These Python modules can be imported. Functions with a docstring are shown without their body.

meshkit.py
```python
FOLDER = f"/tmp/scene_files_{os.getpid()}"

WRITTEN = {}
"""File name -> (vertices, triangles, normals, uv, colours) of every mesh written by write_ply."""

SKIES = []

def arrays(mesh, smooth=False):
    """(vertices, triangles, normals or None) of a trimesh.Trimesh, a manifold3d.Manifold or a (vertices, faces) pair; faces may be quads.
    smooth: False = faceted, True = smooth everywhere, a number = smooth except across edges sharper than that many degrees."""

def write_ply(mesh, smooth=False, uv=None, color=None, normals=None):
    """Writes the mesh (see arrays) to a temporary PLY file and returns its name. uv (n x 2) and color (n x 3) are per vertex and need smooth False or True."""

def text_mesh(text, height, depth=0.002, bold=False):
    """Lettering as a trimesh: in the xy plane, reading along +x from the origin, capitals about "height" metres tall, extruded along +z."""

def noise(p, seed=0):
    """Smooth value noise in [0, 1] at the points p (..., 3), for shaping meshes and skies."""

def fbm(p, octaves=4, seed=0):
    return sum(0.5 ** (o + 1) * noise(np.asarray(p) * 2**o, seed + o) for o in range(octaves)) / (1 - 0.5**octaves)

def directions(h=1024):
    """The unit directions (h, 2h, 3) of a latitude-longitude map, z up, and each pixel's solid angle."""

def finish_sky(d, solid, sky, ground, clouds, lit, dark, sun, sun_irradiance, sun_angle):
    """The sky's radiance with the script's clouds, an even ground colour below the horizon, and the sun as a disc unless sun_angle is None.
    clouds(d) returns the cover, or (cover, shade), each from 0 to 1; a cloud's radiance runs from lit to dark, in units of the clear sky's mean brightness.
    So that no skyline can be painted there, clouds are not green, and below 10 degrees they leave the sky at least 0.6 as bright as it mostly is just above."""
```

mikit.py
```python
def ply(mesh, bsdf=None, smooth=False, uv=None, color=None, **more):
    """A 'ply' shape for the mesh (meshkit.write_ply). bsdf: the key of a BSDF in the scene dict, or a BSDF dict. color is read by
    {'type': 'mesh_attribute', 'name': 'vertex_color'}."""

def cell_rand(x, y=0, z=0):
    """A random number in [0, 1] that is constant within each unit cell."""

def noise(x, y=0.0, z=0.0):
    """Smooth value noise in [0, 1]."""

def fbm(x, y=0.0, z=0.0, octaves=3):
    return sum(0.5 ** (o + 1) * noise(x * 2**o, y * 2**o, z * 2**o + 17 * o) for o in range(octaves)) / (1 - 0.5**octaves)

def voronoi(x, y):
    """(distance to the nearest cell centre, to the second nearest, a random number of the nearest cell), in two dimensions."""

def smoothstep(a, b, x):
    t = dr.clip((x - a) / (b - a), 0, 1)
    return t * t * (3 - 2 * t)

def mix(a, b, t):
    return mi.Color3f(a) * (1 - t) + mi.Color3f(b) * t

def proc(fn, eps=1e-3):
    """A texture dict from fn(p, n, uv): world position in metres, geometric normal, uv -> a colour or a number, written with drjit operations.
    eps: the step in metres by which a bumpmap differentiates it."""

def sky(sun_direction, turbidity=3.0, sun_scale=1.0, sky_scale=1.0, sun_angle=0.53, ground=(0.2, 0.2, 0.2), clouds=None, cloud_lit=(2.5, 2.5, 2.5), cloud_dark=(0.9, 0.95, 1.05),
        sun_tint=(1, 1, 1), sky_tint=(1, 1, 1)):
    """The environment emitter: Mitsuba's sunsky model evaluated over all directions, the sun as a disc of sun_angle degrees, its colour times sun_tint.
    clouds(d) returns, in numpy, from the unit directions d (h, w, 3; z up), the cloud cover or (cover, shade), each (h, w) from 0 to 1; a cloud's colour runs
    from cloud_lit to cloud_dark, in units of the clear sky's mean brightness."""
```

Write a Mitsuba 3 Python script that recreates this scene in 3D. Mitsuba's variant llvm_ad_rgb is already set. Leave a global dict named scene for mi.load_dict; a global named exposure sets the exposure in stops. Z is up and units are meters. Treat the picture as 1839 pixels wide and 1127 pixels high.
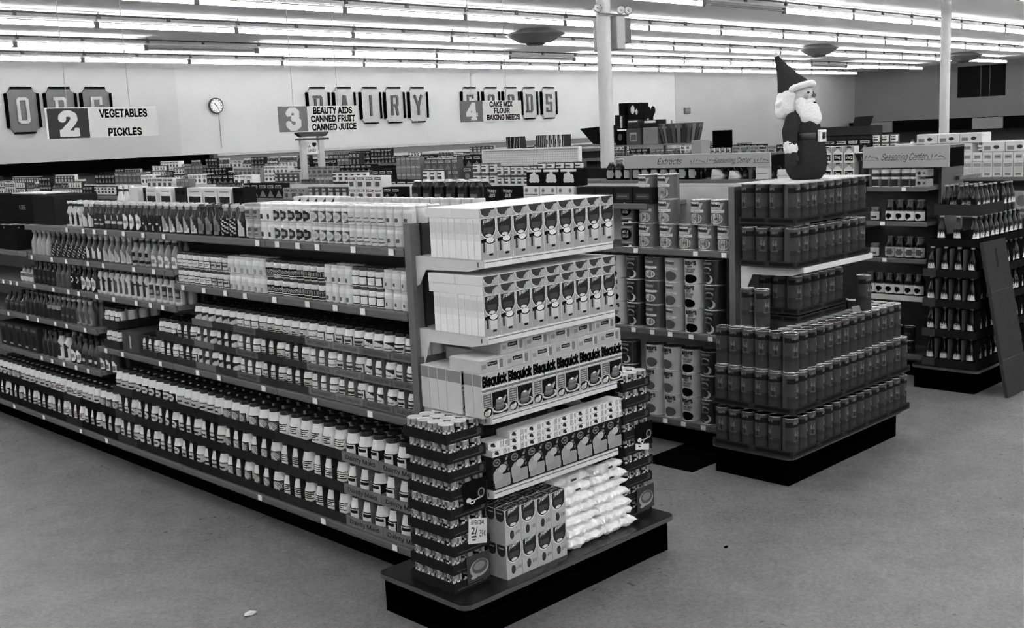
import math, random
import numpy as np
import trimesh
import drjit as dr
import mitsuba as mi
import mikit, meshkit
from shapely.geometry import Polygon, LineString, Point, box as sbox
from shapely.ops import unary_union
from shapely import affinity

T = mi.ScalarTransform4f
scene, labels = {}, {}

# ---------------------------------------------------------------- camera, lamps, exposure
YAW, PITCH, ROLL, EYE = 0.774807, 0.160033, -0.044434, 2.25
_f = np.array([math.sin(YAW) * math.cos(PITCH), math.cos(YAW) * math.cos(PITCH), -math.sin(PITCH)])
_r = np.array([math.cos(YAW), -math.sin(YAW), 0.0])
_u = np.cross(_r, _f)
_up = -math.sin(ROLL) * _r + math.cos(ROLL) * _u
scene['camera'] = {'type': 'perspective', 'fov': math.degrees(2 * math.atan(919.5 / 1963.2)), 'fov_axis': 'x', 'near_clip': 0.05, 'far_clip': 200.0,
                   'to_world': T().look_at(origin=[0, 0, EYE], target=[float(v) for v in np.array([0, 0, EYE]) + _f], up=[float(v) for v in _up])}
TUBE_RADIANCE = 13.5          # every fluorescent tube of the ceiling
exposure = 1.15
LAMP_Z, CEILING = 4.25, 4.45

rng = random.Random(7)


def L(v):
    """the albedo of a grey that reads as v (0-255) on the photograph"""
    c = v / 255.0
    return (c / 12.92 if c < 0.04045 else ((c + 0.055) / 1.055) ** 2.4) ** 1.22


# ---------------------------------------------------------------- materials (grey comes from uv.x of each mesh)
def _plain(p, n, uv):
    return mi.Color3f(uv.x)


def _paper(p, n, uv):
    k = 0.94 + 0.12 * mikit.noise(p.x * 300, p.y * 300, p.z * 300)
    return mi.Color3f(uv.x * k)


def _card(p, n, uv):
    k = 0.82 + 0.36 * mikit.fbm(p.x * 60, p.y * 60, p.z * 60, 2)
    return mi.Color3f(uv.x * k)


def _paint(p, n, uv):
    k = 0.9 + 0.2 * mikit.fbm(p.x * 9, p.y * 9, p.z * 22, 3)
    return mi.Color3f(uv.x * k)


def _floor(p, n, uv):
    big = mikit.fbm(p.x * 0.8, p.y * 0.8, 3.0, 3)
    mid = mikit.fbm(p.x * 6.0 + 9, p.y * 6.0, 1.0, 3)
    fine = mikit.fbm(p.x * 70, p.y * 70, 0.5, 3)
    spots = mikit.smoothstep(0.93, 0.96, mikit.noise(p.x * 24.0, p.y * 24.0, 7.0)) * mikit.smoothstep(0.5, 0.6, mikit.noise(p.x * 1.7, p.y * 1.7, 4.0))
    return mi.Color3f(dr.maximum(0.02, 0.165 * (0.3 + 0.42 * big + 0.3 * mid + 0.75 * fine) * (1 - 0.45 * spots)))


def _wall(p, n, uv):
    k = 0.92 + 0.12 * mikit.fbm(p.x * 1.3, p.y * 1.3, p.z * 1.3, 3) + 0.04 * mikit.noise(p.x * 40, p.y * 40, p.z * 40)
    return mi.Color3f(uv.x * k)


def _felt(p, n, uv):
    k = 0.8 + 0.4 * mikit.fbm(p.x * 160, p.y * 160, p.z * 160, 2)
    return mi.Color3f(uv.x * k)


def _peg(p, n, uv):
    a = mikit.smoothstep(0.16, 0.26, dr.sqrt(dr.square(dr.abs(p.y * 36 - dr.floor(p.y * 36)) - 0.5) + dr.square(dr.abs(p.z * 36 - dr.floor(p.z * 36)) - 0.5)))
    return mi.Color3f(uv.x * (0.35 + 0.65 * a))


def two(b):
    return {'type': 'twosided', 'bsdf': b}


scene['paper'] = two({'type': 'diffuse', 'reflectance': mikit.proc(_paper)})
scene['card'] = two({'type': 'diffuse', 'reflectance': mikit.proc(_card)})
scene['gloss'] = two({'type': 'roughplastic', 'alpha': 0.12, 'diffuse_reflectance': mikit.proc(_plain)})
scene['glass'] = two({'type': 'roughplastic', 'alpha': 0.08, 'int_ior': 1.36, 'diffuse_reflectance': mikit.proc(_plain)})
scene['paint'] = two({'type': 'roughplastic', 'alpha': 0.3, 'diffuse_reflectance': mikit.proc(_paint)})
scene['tin'] = two({'type': 'roughconductor', 'alpha': 0.28, 'material': 'none', 'specular_reflectance': {'type': 'rgb', 'value': 0.72}})
scene['floor_vinyl'] = two({'type': 'roughplastic', 'alpha': 0.35, 'diffuse_reflectance': mikit.proc(_floor)})
scene['plaster'] = two({'type': 'diffuse', 'reflectance': mikit.proc(_wall)})
scene['felt'] = two({'type': 'diffuse', 'reflectance': mikit.proc(_felt)})
scene['pegboard'] = two({'type': 'diffuse', 'reflectance': mikit.proc(_peg)})


# ---------------------------------------------------------------- meshes
class Mesh:
    """pieces of one mesh; every piece has its own vertices and one grey (0-255)"""

    def __init__(self):
        self.v, self.f, self.g, self.n = [], [], [], 0

    def add(self, v, f, g):
        v = np.asarray(v, float).reshape(-1, 3)
        f = np.asarray(f, int)
        if f.shape[1] == 4:
            f = np.vstack([f[:, [0, 1, 2]], f[:, [0, 2, 3]]])
        self.v.append(v)
        self.f.append(f + self.n)
        self.g.append(np.full(len(v), L(g)))
        self.n += len(v)
        return self

    def quad(self, a, b, c, d, g):
        return self.add([a, b, c, d], [[0, 1, 2, 3]], g)

    def box(self, x0, x1, y0, y1, z0, z1, g, skip='', top=None, left=None, front=None):
        P = lambda x, y, z: (x, y, z)
        F = {'l': [P(x0, y1, z0), P(x0, y0, z0), P(x0, y0, z1), P(x0, y1, z1)], 'r': [P(x1, y0, z0), P(x1, y1, z0), P(x1, y1, z1), P(x1, y0, z1)],
             'f': [P(x0, y0, z0), P(x1, y0, z0), P(x1, y0, z1), P(x0, y0, z1)], 'k': [P(x1, y1, z0), P(x0, y1, z0), P(x0, y1, z1), P(x1, y1, z1)],
             't': [P(x0, y0, z1), P(x1, y0, z1), P(x1, y1, z1), P(x0, y1, z1)], 'b': [P(x0, y1, z0), P(x1, y1, z0), P(x1, y0, z0), P(x0, y0, z0)]}
        for k, q in F.items():
            if k not in skip:
                self.quad(*q, {'t': top, 'l': left, 'f': front}.get(k) or g)
        return self

    def cham(self, x0, x1, y0, y1, z0, z1, c, g):
        """a box with chamfered edges"""
        xs, ys, zs = (x0, x1), (y0, y1), (z0, z1)
        pts = []
        for i in range(2):
            for j in range(2):
                for k in range(2):
                    sx, sy, sz = (1 - 2 * i) * c, (1 - 2 * j) * c, (1 - 2 * k) * c
                    pts += [(xs[i] + sx, ys[j] + sy, zs[k]), (xs[i] + sx, ys[j], zs[k] + sz), (xs[i], ys[j] + sy, zs[k] + sz)]
        h = trimesh.convex.convex_hull(np.array(pts))
        v = h.vertices[h.faces].reshape(-1, 3)
        return self.add(v, np.arange(len(v)).reshape(-1, 3), g)

    def lathe(self, segs, n=16, cx=0.0, cy=0.0, a0=0.0, a1=2 * math.pi):
        """segs: [(grey, [(r, z), ...]), ...]; smooth inside a segment, sharp between segments"""
        an = np.linspace(a0, a1, n + 1)
        for g, prof in segs:
            m = len(prof)
            v = np.array([[cx + r * math.cos(a), cy + r * math.sin(a), z] for r, z in prof for a in an])
            f = []
            for j in range(m - 1):
                for i in range(n):
                    p, q = j * (n + 1) + i, (j + 1) * (n + 1) + i
                    if prof[j][0] > 1e-6:
                        f.append([p, p + 1, q + 1])
                    if prof[j + 1][0] > 1e-6:
                        f.append([p, q + 1, q])
            self.add(v, f, g)
        return self

    def wrap(self, r, z0, z1, arc, nu, nv, art, face=-math.pi / 2, cx=0.0, cy=0.0, r1=None):
        """print on a cylinder (cone from r to r1): art(u, v) gives the grey of a cell, or None for bare"""
        cells = {}
        for j in range(nv):
            for i in range(nu):
                g = art(-1 + (2 * i + 1) / nu, (j + 0.5) / nv)
                if g is not None:
                    cells.setdefault(g, []).append((i, j))
        r1 = r if r1 is None else r1
        for g, cs in cells.items():
            v, f = [], []
            for i, j in cs:
                aa = [face + arc * (-1 + 2 * (i + k) / nu) for k in (0, 1)]
                zz = [z0 + (z1 - z0) * (j + k) / nv for k in (0, 1)]
                rr = [r + (r1 - r) * (j + k) / nv for k in (0, 1)]
                b = len(v)
                v += [(cx + rr[k] * math.cos(a), cy + rr[k] * math.sin(a), zz[k]) for a, k in ((aa[0], 0), (aa[1], 0), (aa[1], 1), (aa[0], 1))]
                f.append([b, b + 1, b + 2, b + 3])
            self.add(v, f, g)
        return self

    def poly(self, shape, g, layer=1, frame=None, bend=None):
        """flat print on the front face (local x right, z up, at y = 0), or by frame = (origin, u, v, normal)"""
        o, u, w, nn = frame or ((0, 0, 0), (1, 0, 0), (0, 0, 1), (0, -1, 0))
        o, u, w, nn = (np.array(k, float) for k in (o, u, w, nn))
        if not hasattr(shape, 'geom_type'):
            shape = Polygon(shape)
        if bend:                                            # narrow upright strips, so that the print keeps to the curve
            a, _, b, _ = shape.bounds
            cuts = np.linspace(a, b, max(2, int((b - a) / (bend * 0.16)) + 2))
            shape = [shape.intersection(sbox(c0, -9, c1, 9)) for c0, c1 in zip(cuts[:-1], cuts[1:])]
            for s in shape:
                for p in getattr(s, 'geoms', [s]):
                    if p.geom_type == 'Polygon' and p.area > 1e-9:
                        v2, f = trimesh.creation.triangulate_polygon(p, engine='earcut')
                        self.flat(v2, f, g, layer, frame, bend)
            return self
        for p in getattr(shape, 'geoms', [shape]):
            if p.geom_type != 'Polygon' or p.area < 1e-9:
                continue
            v2, f = trimesh.creation.triangulate_polygon(p, engine='earcut')
            self.flat(v2, f, g, layer, (o, u, w, nn), bend)
        return self

    def flat(self, v2, f, g, layer=1, frame=None, bend=None):
        o, u, w, nn = frame or ((0, 0, 0), (1, 0, 0), (0, 0, 1), (0, -1, 0))
        o, u, w, nn = (np.array(k, float) for k in (o, u, w, nn))
        v2, f = np.asarray(v2, float), np.asarray(f)
        if not len(f):
            return self
        a, b, c = v2[f[:, 0]], v2[f[:, 1]], v2[f[:, 2]]
        area = (b[:, 0] - a[:, 0]) * (c[:, 1] - a[:, 1]) - (b[:, 1] - a[:, 1]) * (c[:, 0] - a[:, 0])
        f = np.where(area[:, None] < 0, f[:, ::-1], f)
        if bend:                                           # on a cylinder of this radius about local z
            an = -math.pi / 2 + v2[:, 0] / bend
            rr = bend + 0.0005 * layer
            return self.add(np.stack([rr * np.cos(an), rr * np.sin(an), v2[:, 1]], 1), f, g)
        s = np.dot(np.cross(u, w), nn)
        if s < 0:
            f = f[:, ::-1]
        return self.add(o + v2[:, :1] * u + v2[:, 1:] * w + nn * 0.0004 * layer, f, g)

    def text(self, s, h, x, z, g, layer=2, bold=True, width=None, slant=0.0, rise=0.0, centre=True, frame=None, bend=None, weight=0.0):
        v2, f = flat_text(s, bold, weight)
        v2 = v2 * [h, h]
        if width:
            v2 = v2 * [width / np.ptp(v2[:, 0]), 1]
        v2 = v2 + np.stack([v2[:, 1] * slant, v2[:, 0] * rise], 1)
        v2 = v2 - [(v2[:, 0].min() + v2[:, 0].max()) / 2 if centre else v2[:, 0].min(), 0] + [x, z]
        return self.flat(v2, f, g, layer, frame, bend)

    def move(self, m):
        m = np.asarray(m, float)
        self.v = [k @ m[:3, :3].T + m[:3, 3] for k in self.v]
        return self

    def raw(self, mesh, g):
        return self.add(mesh.vertices, mesh.faces, g)

    def ply(self, bsdf, smooth=True, **more):
        v, f, g = np.vstack(self.v), np.vstack(self.f), np.concatenate(self.g)
        return mikit.ply((v, f), bsdf, smooth=smooth, uv=np.stack([g, g * 0 + 0.5], 1), **more)


_TEXT = {}


def flat_text(s, bold=True, weight=0.0):
    """(points, triangles) of flat lettering with capitals one unit tall"""
    if (s, bold, weight) not in _TEXT:
        m = meshkit.text_mesh(s, 1.0, 0.1, bold)
        f = m.faces[m.face_normals[:, 2] > 0.9]
        used, inv = np.unique(f, return_inverse=True)
        v, f = np.array(m.vertices)[used][:, :2], inv.reshape(-1, 3)
        if weight:                                          # heavier lettering: the outlines swell
            g = unary_union([Polygon(v[t]).buffer(0.002) for t in f]).buffer(weight, join_style=2).simplify(0.008)
            vs, fs, n = [], [], 0
            for p in getattr(g, 'geoms', [g]):
                a, b = trimesh.creation.triangulate_polygon(p, engine='earcut')
                vs.append(a)
                fs.append(b + n)
                n += len(a)
            v, f = np.vstack(vs), np.vstack(fs)
        _TEXT[s, bold, weight] = (v, f)
    return _TEXT[s, bold, weight]


def disc(x, z, rx, rz=None, n=20):
    rz = rz or rx
    return Polygon([(x + rx * math.cos(t), z + rz * math.sin(t)) for t in np.linspace(0, 2 * math.pi, n, endpoint=False)])


def rot(rz=0, rx=0, ry=0, at=(0, 0, 0)):
    return np.array(T().translate(list(at)).rotate([0, 0, 1], rz).rotate([0, 1, 0], ry).rotate([1, 0, 0], rx).matrix, float)


# ---------------------------------------------------------------- naming, placing
_COUNT = {}


def numbered(name):
    k = _COUNT.get(name, 0)
    _COUNT[name] = k + 1
    return name if k == 0 else f'{name}_{k:03d}'


def tag(key, label=None, cat=None, group=None, kind=None):
    d = labels.setdefault(key, {})
    for k, v in (('label', label), ('category', cat), ('group', group), ('kind', kind)):
        if v:
            d[k] = v
    return key


def thing(name, label, cat, group=None):
    return tag(numbered(name), label, cat, group)


def part(parent, name, shape, label=None):
    key = numbered(parent + '__' + name)
    scene[key] = shape
    if label:
        tag(key, label)
    return key


ORD = 'first second third fourth fifth sixth seventh eighth ninth tenth eleventh twelfth thirteenth fourteenth fifteenth sixteenth seventeenth eighteenth nineteenth twentieth'.split()


def nth(i):
    n = i + 1
    return ORD[i] if i < 20 else f"{n}{'th' if n % 100 in (11, 12, 13) else {1: 'st', 2: 'nd', 3: 'rd'}.get(n % 10, 'th')}"


def fit(*pieces):
    """a label of the pieces, the later ones left out past 16 words"""
    out, n = [], 0
    for p in pieces:
        if p and n + len(p.split()) <= 16:
            out.append(p)
            n += len(p.split())
    return ', '.join(out)


HEAPS = {}


def heap(key, mesh, m, bsdf, label, cat):
    """more of what cannot be told apart: collected into one object of kind stuff"""
    HEAPS.setdefault(key, (bsdf, label, cat, []))[3].append((mesh, np.asarray(m, float)))


def finish_heaps():
    for key, (bsdf, label, cat, items) in HEAPS.items():
        m = Mesh()
        for src, t in items:
            base = 0
            for v, f, g in zip(src.v, src.f, src.g):
                m.v.append(v @ t[:3, :3].T + t[:3, 3])
                m.f.append(f - base + m.n)
                base += len(v)
                m.g.append(g)
                m.n += len(v)
        single(key, m.ply(bsdf), label, cat, kind='stuff')


def single(name, shape, label, cat, group=None, kind=None):
    key = numbered(name)
    scene[key] = shape
    return tag(key, label, cat, group, kind)


def structure(name, shape):
    scene[name] = shape
    return tag(name, kind='structure')


def put(proto, x, y, z, rz, label, cat, group=None, tilt=None, name=None):
    """one individual of a product: proto = (name, [(part, shape), ...]); one part without a name makes the thing a single mesh"""
    t = T().translate([x, y, z]).rotate([0, 0, 1], rz)
    if tilt:
        t = t @ tilt
    key = thing(name or proto[0], label, cat, group)
    made = {}
    for p, shape in proto[1]:
        k = key if not p else numbered(key + '__' + p)
        scene[k] = {**shape, 'to_world': t}
    return key


LEFT = -90.0      # a product that faces -x
FRONT = 0.0       # a product that faces -y


# ---------------------------------------------------------------- the room
X0, X1, Y0, Y1 = -8.0, 46.0, -6.0, 24.5
structure('floor', Mesh().box(X0, X1, Y0, Y1, -0.1, 0.0, 120).ply('floor_vinyl'))
structure('ceiling', Mesh().box(X0, X1, Y0, Y1, CEILING, CEILING + 0.1, 232).ply('plaster'))
m = Mesh()
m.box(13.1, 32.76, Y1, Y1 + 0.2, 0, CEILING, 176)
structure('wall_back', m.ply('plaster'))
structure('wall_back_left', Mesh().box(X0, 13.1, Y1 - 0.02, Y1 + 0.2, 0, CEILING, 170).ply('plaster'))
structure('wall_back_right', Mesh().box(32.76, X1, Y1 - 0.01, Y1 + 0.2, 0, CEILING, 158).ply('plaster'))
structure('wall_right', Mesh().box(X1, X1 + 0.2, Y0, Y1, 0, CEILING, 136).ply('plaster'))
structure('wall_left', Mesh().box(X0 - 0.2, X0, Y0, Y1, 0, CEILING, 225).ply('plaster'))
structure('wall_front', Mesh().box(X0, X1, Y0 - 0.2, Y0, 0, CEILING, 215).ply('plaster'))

# ---------------------------------------------------------------- fluorescent strip lights
FIX = 2.46
lit = Mesh().lathe([(240, [(0.0, -1.19), (0.038, -1.17), (0.038, 1.17), (0.0, 1.19)])], 8)  # glare put into the shape: lit tubes drawn fatter than unlit ones
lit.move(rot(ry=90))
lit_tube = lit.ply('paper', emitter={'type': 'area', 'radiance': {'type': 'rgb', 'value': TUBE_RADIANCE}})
dark_tube = Mesh().lathe([(150, [(0.0, -1.19), (0.02, -1.18), (0.02, 1.18), (0.0, 1.19)])], 8).move(rot(ry=90)).ply('gloss')
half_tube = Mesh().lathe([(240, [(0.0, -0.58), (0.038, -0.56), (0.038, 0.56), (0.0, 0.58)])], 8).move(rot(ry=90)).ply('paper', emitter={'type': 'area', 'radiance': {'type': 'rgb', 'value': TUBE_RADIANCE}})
channel = Mesh().box(-1.21, 1.21, -0.024, 0.024, 0.055, 0.09, 200).ply('paint')
half_channel = Mesh().box(-0.6, 0.6, -0.024, 0.024, 0.055, 0.09, 200).ply('paint')
pipe = Mesh().lathe([(70, [(0.014, -1.23), (0.014, 1.23)])], 6).move(rot(ry=90, at=(0, 0, 0.15))).ply('paint')
half_pipe = Mesh().lathe([(70, [(0.014, -0.61), (0.014, 0.61)])], 6).move(rot(ry=90, at=(0, 0, 0.15))).ply('paint')
socket = Mesh().box(-0.02, 0.02, -0.025, 0.025, -0.045, 0.05, 95).ply('paint')
hanger = Mesh().box(-0.025, 0.025, -0.02, 0.02, 0.085, 0.165, 60).ply('paint')
stem = Mesh().lathe([(90, [(0.006, 0.165), (0.006, CEILING - LAMP_Z)])], 6).ply('paint')
ROWS = [23.05, 20.2, 16.9, 13.8, 10.75, 7.65, 4.55, 1.45, -1.65, -4.7]
UNLIT = {(1, 0), (1, 4), (1, 10), (4, 2)}
SEEN = {}


def light_seen(x, y):
    """whether the lamp's middle stands in the picture, for its label only"""
    for dx in (-0.9, 0.0, 0.9):
        q = np.array([x + dx, y, LAMP_Z - EYE])
        a, b, c = q @ (math.cos(ROLL) * _r + math.sin(ROLL) * _u), q @ _up, q @ _f
        if c > 0 and abs(a / c) < 919.5 / 1963.2 and abs(b / c) < 563.5 / 1963.2:
            return True
    return False


for ri, ry_ in enumerate(ROWS):
    for k in range(-6, 14):
        half = k == 13
        x = 10.25 + FIX * k + (0.61 if half else 1.23)
        seen = ry_ > 7 and x > ry_ * 0.3
        on = (ri, k) not in UNLIT
        t = T().translate([x, ry_, LAMP_Z])
        vis = light_seen(x, ry_)
        if vis:
            SEEN[ri] = SEEN.get(ri, 0) + 1
        rowname = 'ceiling row nearest the back wall' if ri == 0 else f'{ORD[ri]} ceiling row from the back wall'
        if vis:
            lab = f'{"lit" if on else "unlit"} strip light, {nth(SEEN[ri] - 1)} from the left in the {rowname}'
        else:
            lab = 'lit strip light of the ceiling rows outside the picture'
        key = thing('fluorescent_strip_light', lab, 'ceiling light', ('lights of the ' + rowname) if vis else 'ceiling lights outside the picture')

        def lp(name, shape, dx=0.0):
            scene[numbered(key + '__' + name)] = {**shape, 'to_world': t @ T().translate([dx, 0, 0])}
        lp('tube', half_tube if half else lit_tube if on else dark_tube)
        lp('channel', half_channel if half else channel)
        if seen:
            e = 0.6 if half else 1.21
            lp('pipe', half_pipe if half else pipe)
            lp('socket', socket, -e)
            lp('socket', socket, e)
            lp('hanger', hanger, -e + 0.03)
            lp('hanger', hanger, 0)
            lp('stem', stem, -e + 0.03)

# ---------------------------------------------------------------- pillars, vents, emergency lamp
for px, py, lab in ((11.08, 9.4, 'round white pillar carrying the emergency light box'), (21.2, 9.4, 'round white pillar right of the bearded doll, in front of the dark window')):
    k = thing('pillar', lab, 'pillar')
    part(k, 'shaft', Mesh().lathe([(190, [(0.092, 0.0), (0.092, CEILING)])], 32, px, py).ply('plaster'))
    part(k, 'base_collar', Mesh().lathe([(90, [(0.1, 0.0), (0.1, 0.12)]), (90, [(0.1, 0.12), (0.092, 0.125)])], 32, px, py).ply('paint'))

for i, (vx, vy, r) in enumerate(((16.9, 16.2, 0.62), (28.6, 16.35, 0.55), (38.4, 16.4, 0.62))):
    k = thing('ceiling_vent', ('round grey air vent cone under the ceiling left of the pillar with the emergency lamp', 'round grey air vent cone under the ceiling above the bearded doll',
                               'dark round air vent under the ceiling, rightmost of the three')[i], 'air vent')
    part(k, 'cone', Mesh().lathe([(120, [(0.16, CEILING - 0.3), (r * 0.55, CEILING - 0.27), (r, CEILING - 0.12)]), (150, [(r, CEILING - 0.12), (r * 0.98, CEILING - 0.1), (0.3, CEILING - 0.005)])], 28, vx, vy).ply('paint'))
    part(k, 'inner_ring', Mesh().lathe([(45, [(0.0, CEILING - 0.33), (0.17, CEILING - 0.33)]), (70, [(0.17, CEILING - 0.33), (0.22, CEILING - 0.285)])], 24, vx, vy).ply('paint'))
k = thing('emergency_light', 'grey emergency light box with round lamp heads on the pillar', 'emergency light')
part(k, 'case', Mesh().cham(11.192, 11.365, 9.27, 9.68, 3.31, 3.74, 0.01, 150).ply('paint'))
part(k, 'shaded_side', Mesh().box(11.365, 11.51, 9.3, 9.58, 3.4, 3.715, 60).ply('paint'))  # shaded face of the case, its shade put into a dark box
for hx in (11.42, 11.27, 10.81):
    h = Mesh().lathe([(60, [(0.0, -0.04), (0.035, -0.036), (0.052, 0.0), (0.054, 0.022)]), (180, [(0.05, 0.02), (0.025, 0.01), (0.012, 0.01)]), (120, [(0.012, 0.012), (0.0, 0.02)])], 18)
    part(k, 'lamp_head', h.move(rot(rx=80, rz=-35, at=(hx, 9.265, 3.8))).ply('gloss'))
part(k, 'bracket', Mesh().box(10.81, 11.42, 9.255, 9.26, 3.73, 3.75, 50).ply('paint'))

# ---------------------------------------------------------------- the back wall: plaques of letters, clock, refrigerated cases
WY = Y1 - 0.04


def notched(w, h, c=0.09):
    p = sbox(0, 0, w, h)
    for cx, cz in ((0, 0), (w, 0), (0, h), (w, h)):
        p = p.difference(disc(cx, cz, c, n=16))
    return p


def stroke_letter(ch):
    """condensed slab letters in a 0.26 x 0.56 field"""
    w, h, s = 0.26, 0.56, 0.068
    o = s / 2
    line = lambda *p: LineString(p).buffer(o, cap_style=2, join_style=2)
    ring = lambda: sbox(0, 0, w, h).difference(sbox(s, s, w - s, h - s))
    if ch in 'OD':
        r = ring()
        cut = 0.05
        for cx, cz, sx, sz in (((w, 0, -1, 1), (w, h, -1, -1)) if ch == 'D' else ((0, 0, 1, 1), (w, 0, -1, 1), (0, h, 1, -1), (w, h, -1, -1))):
            r = r.difference(Polygon([(cx, cz), (cx + sx * cut, cz), (cx, cz + sz * cut)]))
        if ch == 'D':
            r = unary_union([r, sbox(-0.03, 0, 0.02, s), sbox(-0.03, h - s, 0.02, h)])
        return r
    if ch == 'A':
        return unary_union([line((0.02, 0), (w / 2 - 0.01, h)), line((w - 0.02, 0), (w / 2 + 0.01, h)), sbox(0.07, 0.15, w - 0.07, 0.21)])
    if ch == 'I':
        return sbox(w / 2 - o, 0, w / 2 + o, h)
    if ch == 'R':
        return unary_union([sbox(0, 0, s, h), sbox(0, h - s, w - 0.02, h), sbox(w - s, h / 2, w, h - 0.03), sbox(0, h / 2 - o, w - 0.02, h / 2 + o), line((w - s * 1.3, h / 2), (w - o, 0))])
    if ch == 'Y':
        return unary_union([line((0.0, h), (w / 2, h * 0.42)), line((w, h), (w / 2, h * 0.42)), sbox(w / 2 - o, 0, w / 2 + o, h * 0.47)])
    if ch == 'F':
        return unary_union([sbox(0, 0, s, h), sbox(0, h - s, w, h), sbox(0, h / 2 - o, w * 0.75, h / 2 + o), sbox(w - 0.04, h - s - 0.05, w, h)])
    if ch == 'C':
        return ring().difference(sbox(w - s - 0.01, h * 0.3, w + 0.01, h * 0.68))
    if ch == 'S':
        return unary_union([sbox(0, h - s, w, h), sbox(0, h / 2, s, h), sbox(0, h / 2 - o, w, h / 2 + o), sbox(w - s, 0, w, h / 2), sbox(0, 0, w, s), sbox(0, 0, s, 0.14), sbox(w - s, h - 0.14, w, h)])


def slab(shape, x, y, z, depth, g):
    """a flat shape of the given thickness, facing -y, its back at y"""
    m = Mesh()
    for p in getattr(shape, 'geoms', [shape]):
        e = trimesh.creation.extrude_polygon(p, depth, engine='earcut')
        v, f = e.vertices, e.faces
        v = np.stack([x + v[:, 0], y - v[:, 2], z + v[:, 1]], 1)
        tri = v[f].reshape(-1, 3)
        m.add(tri, np.arange(len(tri)).reshape(-1, 3), g)
    return m


PLAQUES = [('O', 9.11, 'O', 1), ('D', 9.94, 'second', 1), ('C', 10.75, 'third', 1)] + [(c, x, c, 0) for c, x in zip('DAIRY', (16.79, 17.64, 18.52, 19.36, 20.22))] + \
          [(c, x, c, 2) for c, x in zip('FOODS', (22.25, 23.12, 23.97, 24.79, 25.68))]
WHICH = ['dark wall plaque with a pale letter O, leftmost on the back wall', 'dark wall plaque with a pale letter behind the hanging aisle sign 2', 'dark wall plaque with a pale letter C above the word VEGETABLES'] + \
        [f'pale notched wall plaque with a dark letter {c} of the word DAIRY' for c in 'DAIRY'] + \
        ['pale notched plaque with a dark letter F, first of the word FOODS', 'pale notched plaque with a dark letter O, first O of FOODS', 'pale notched plaque with a dark letter O, second O of FOODS',
         'pale notched plaque with a dark letter D of the word FOODS', 'pale notched plaque with a dark letter S ending the word FOODS']
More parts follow.
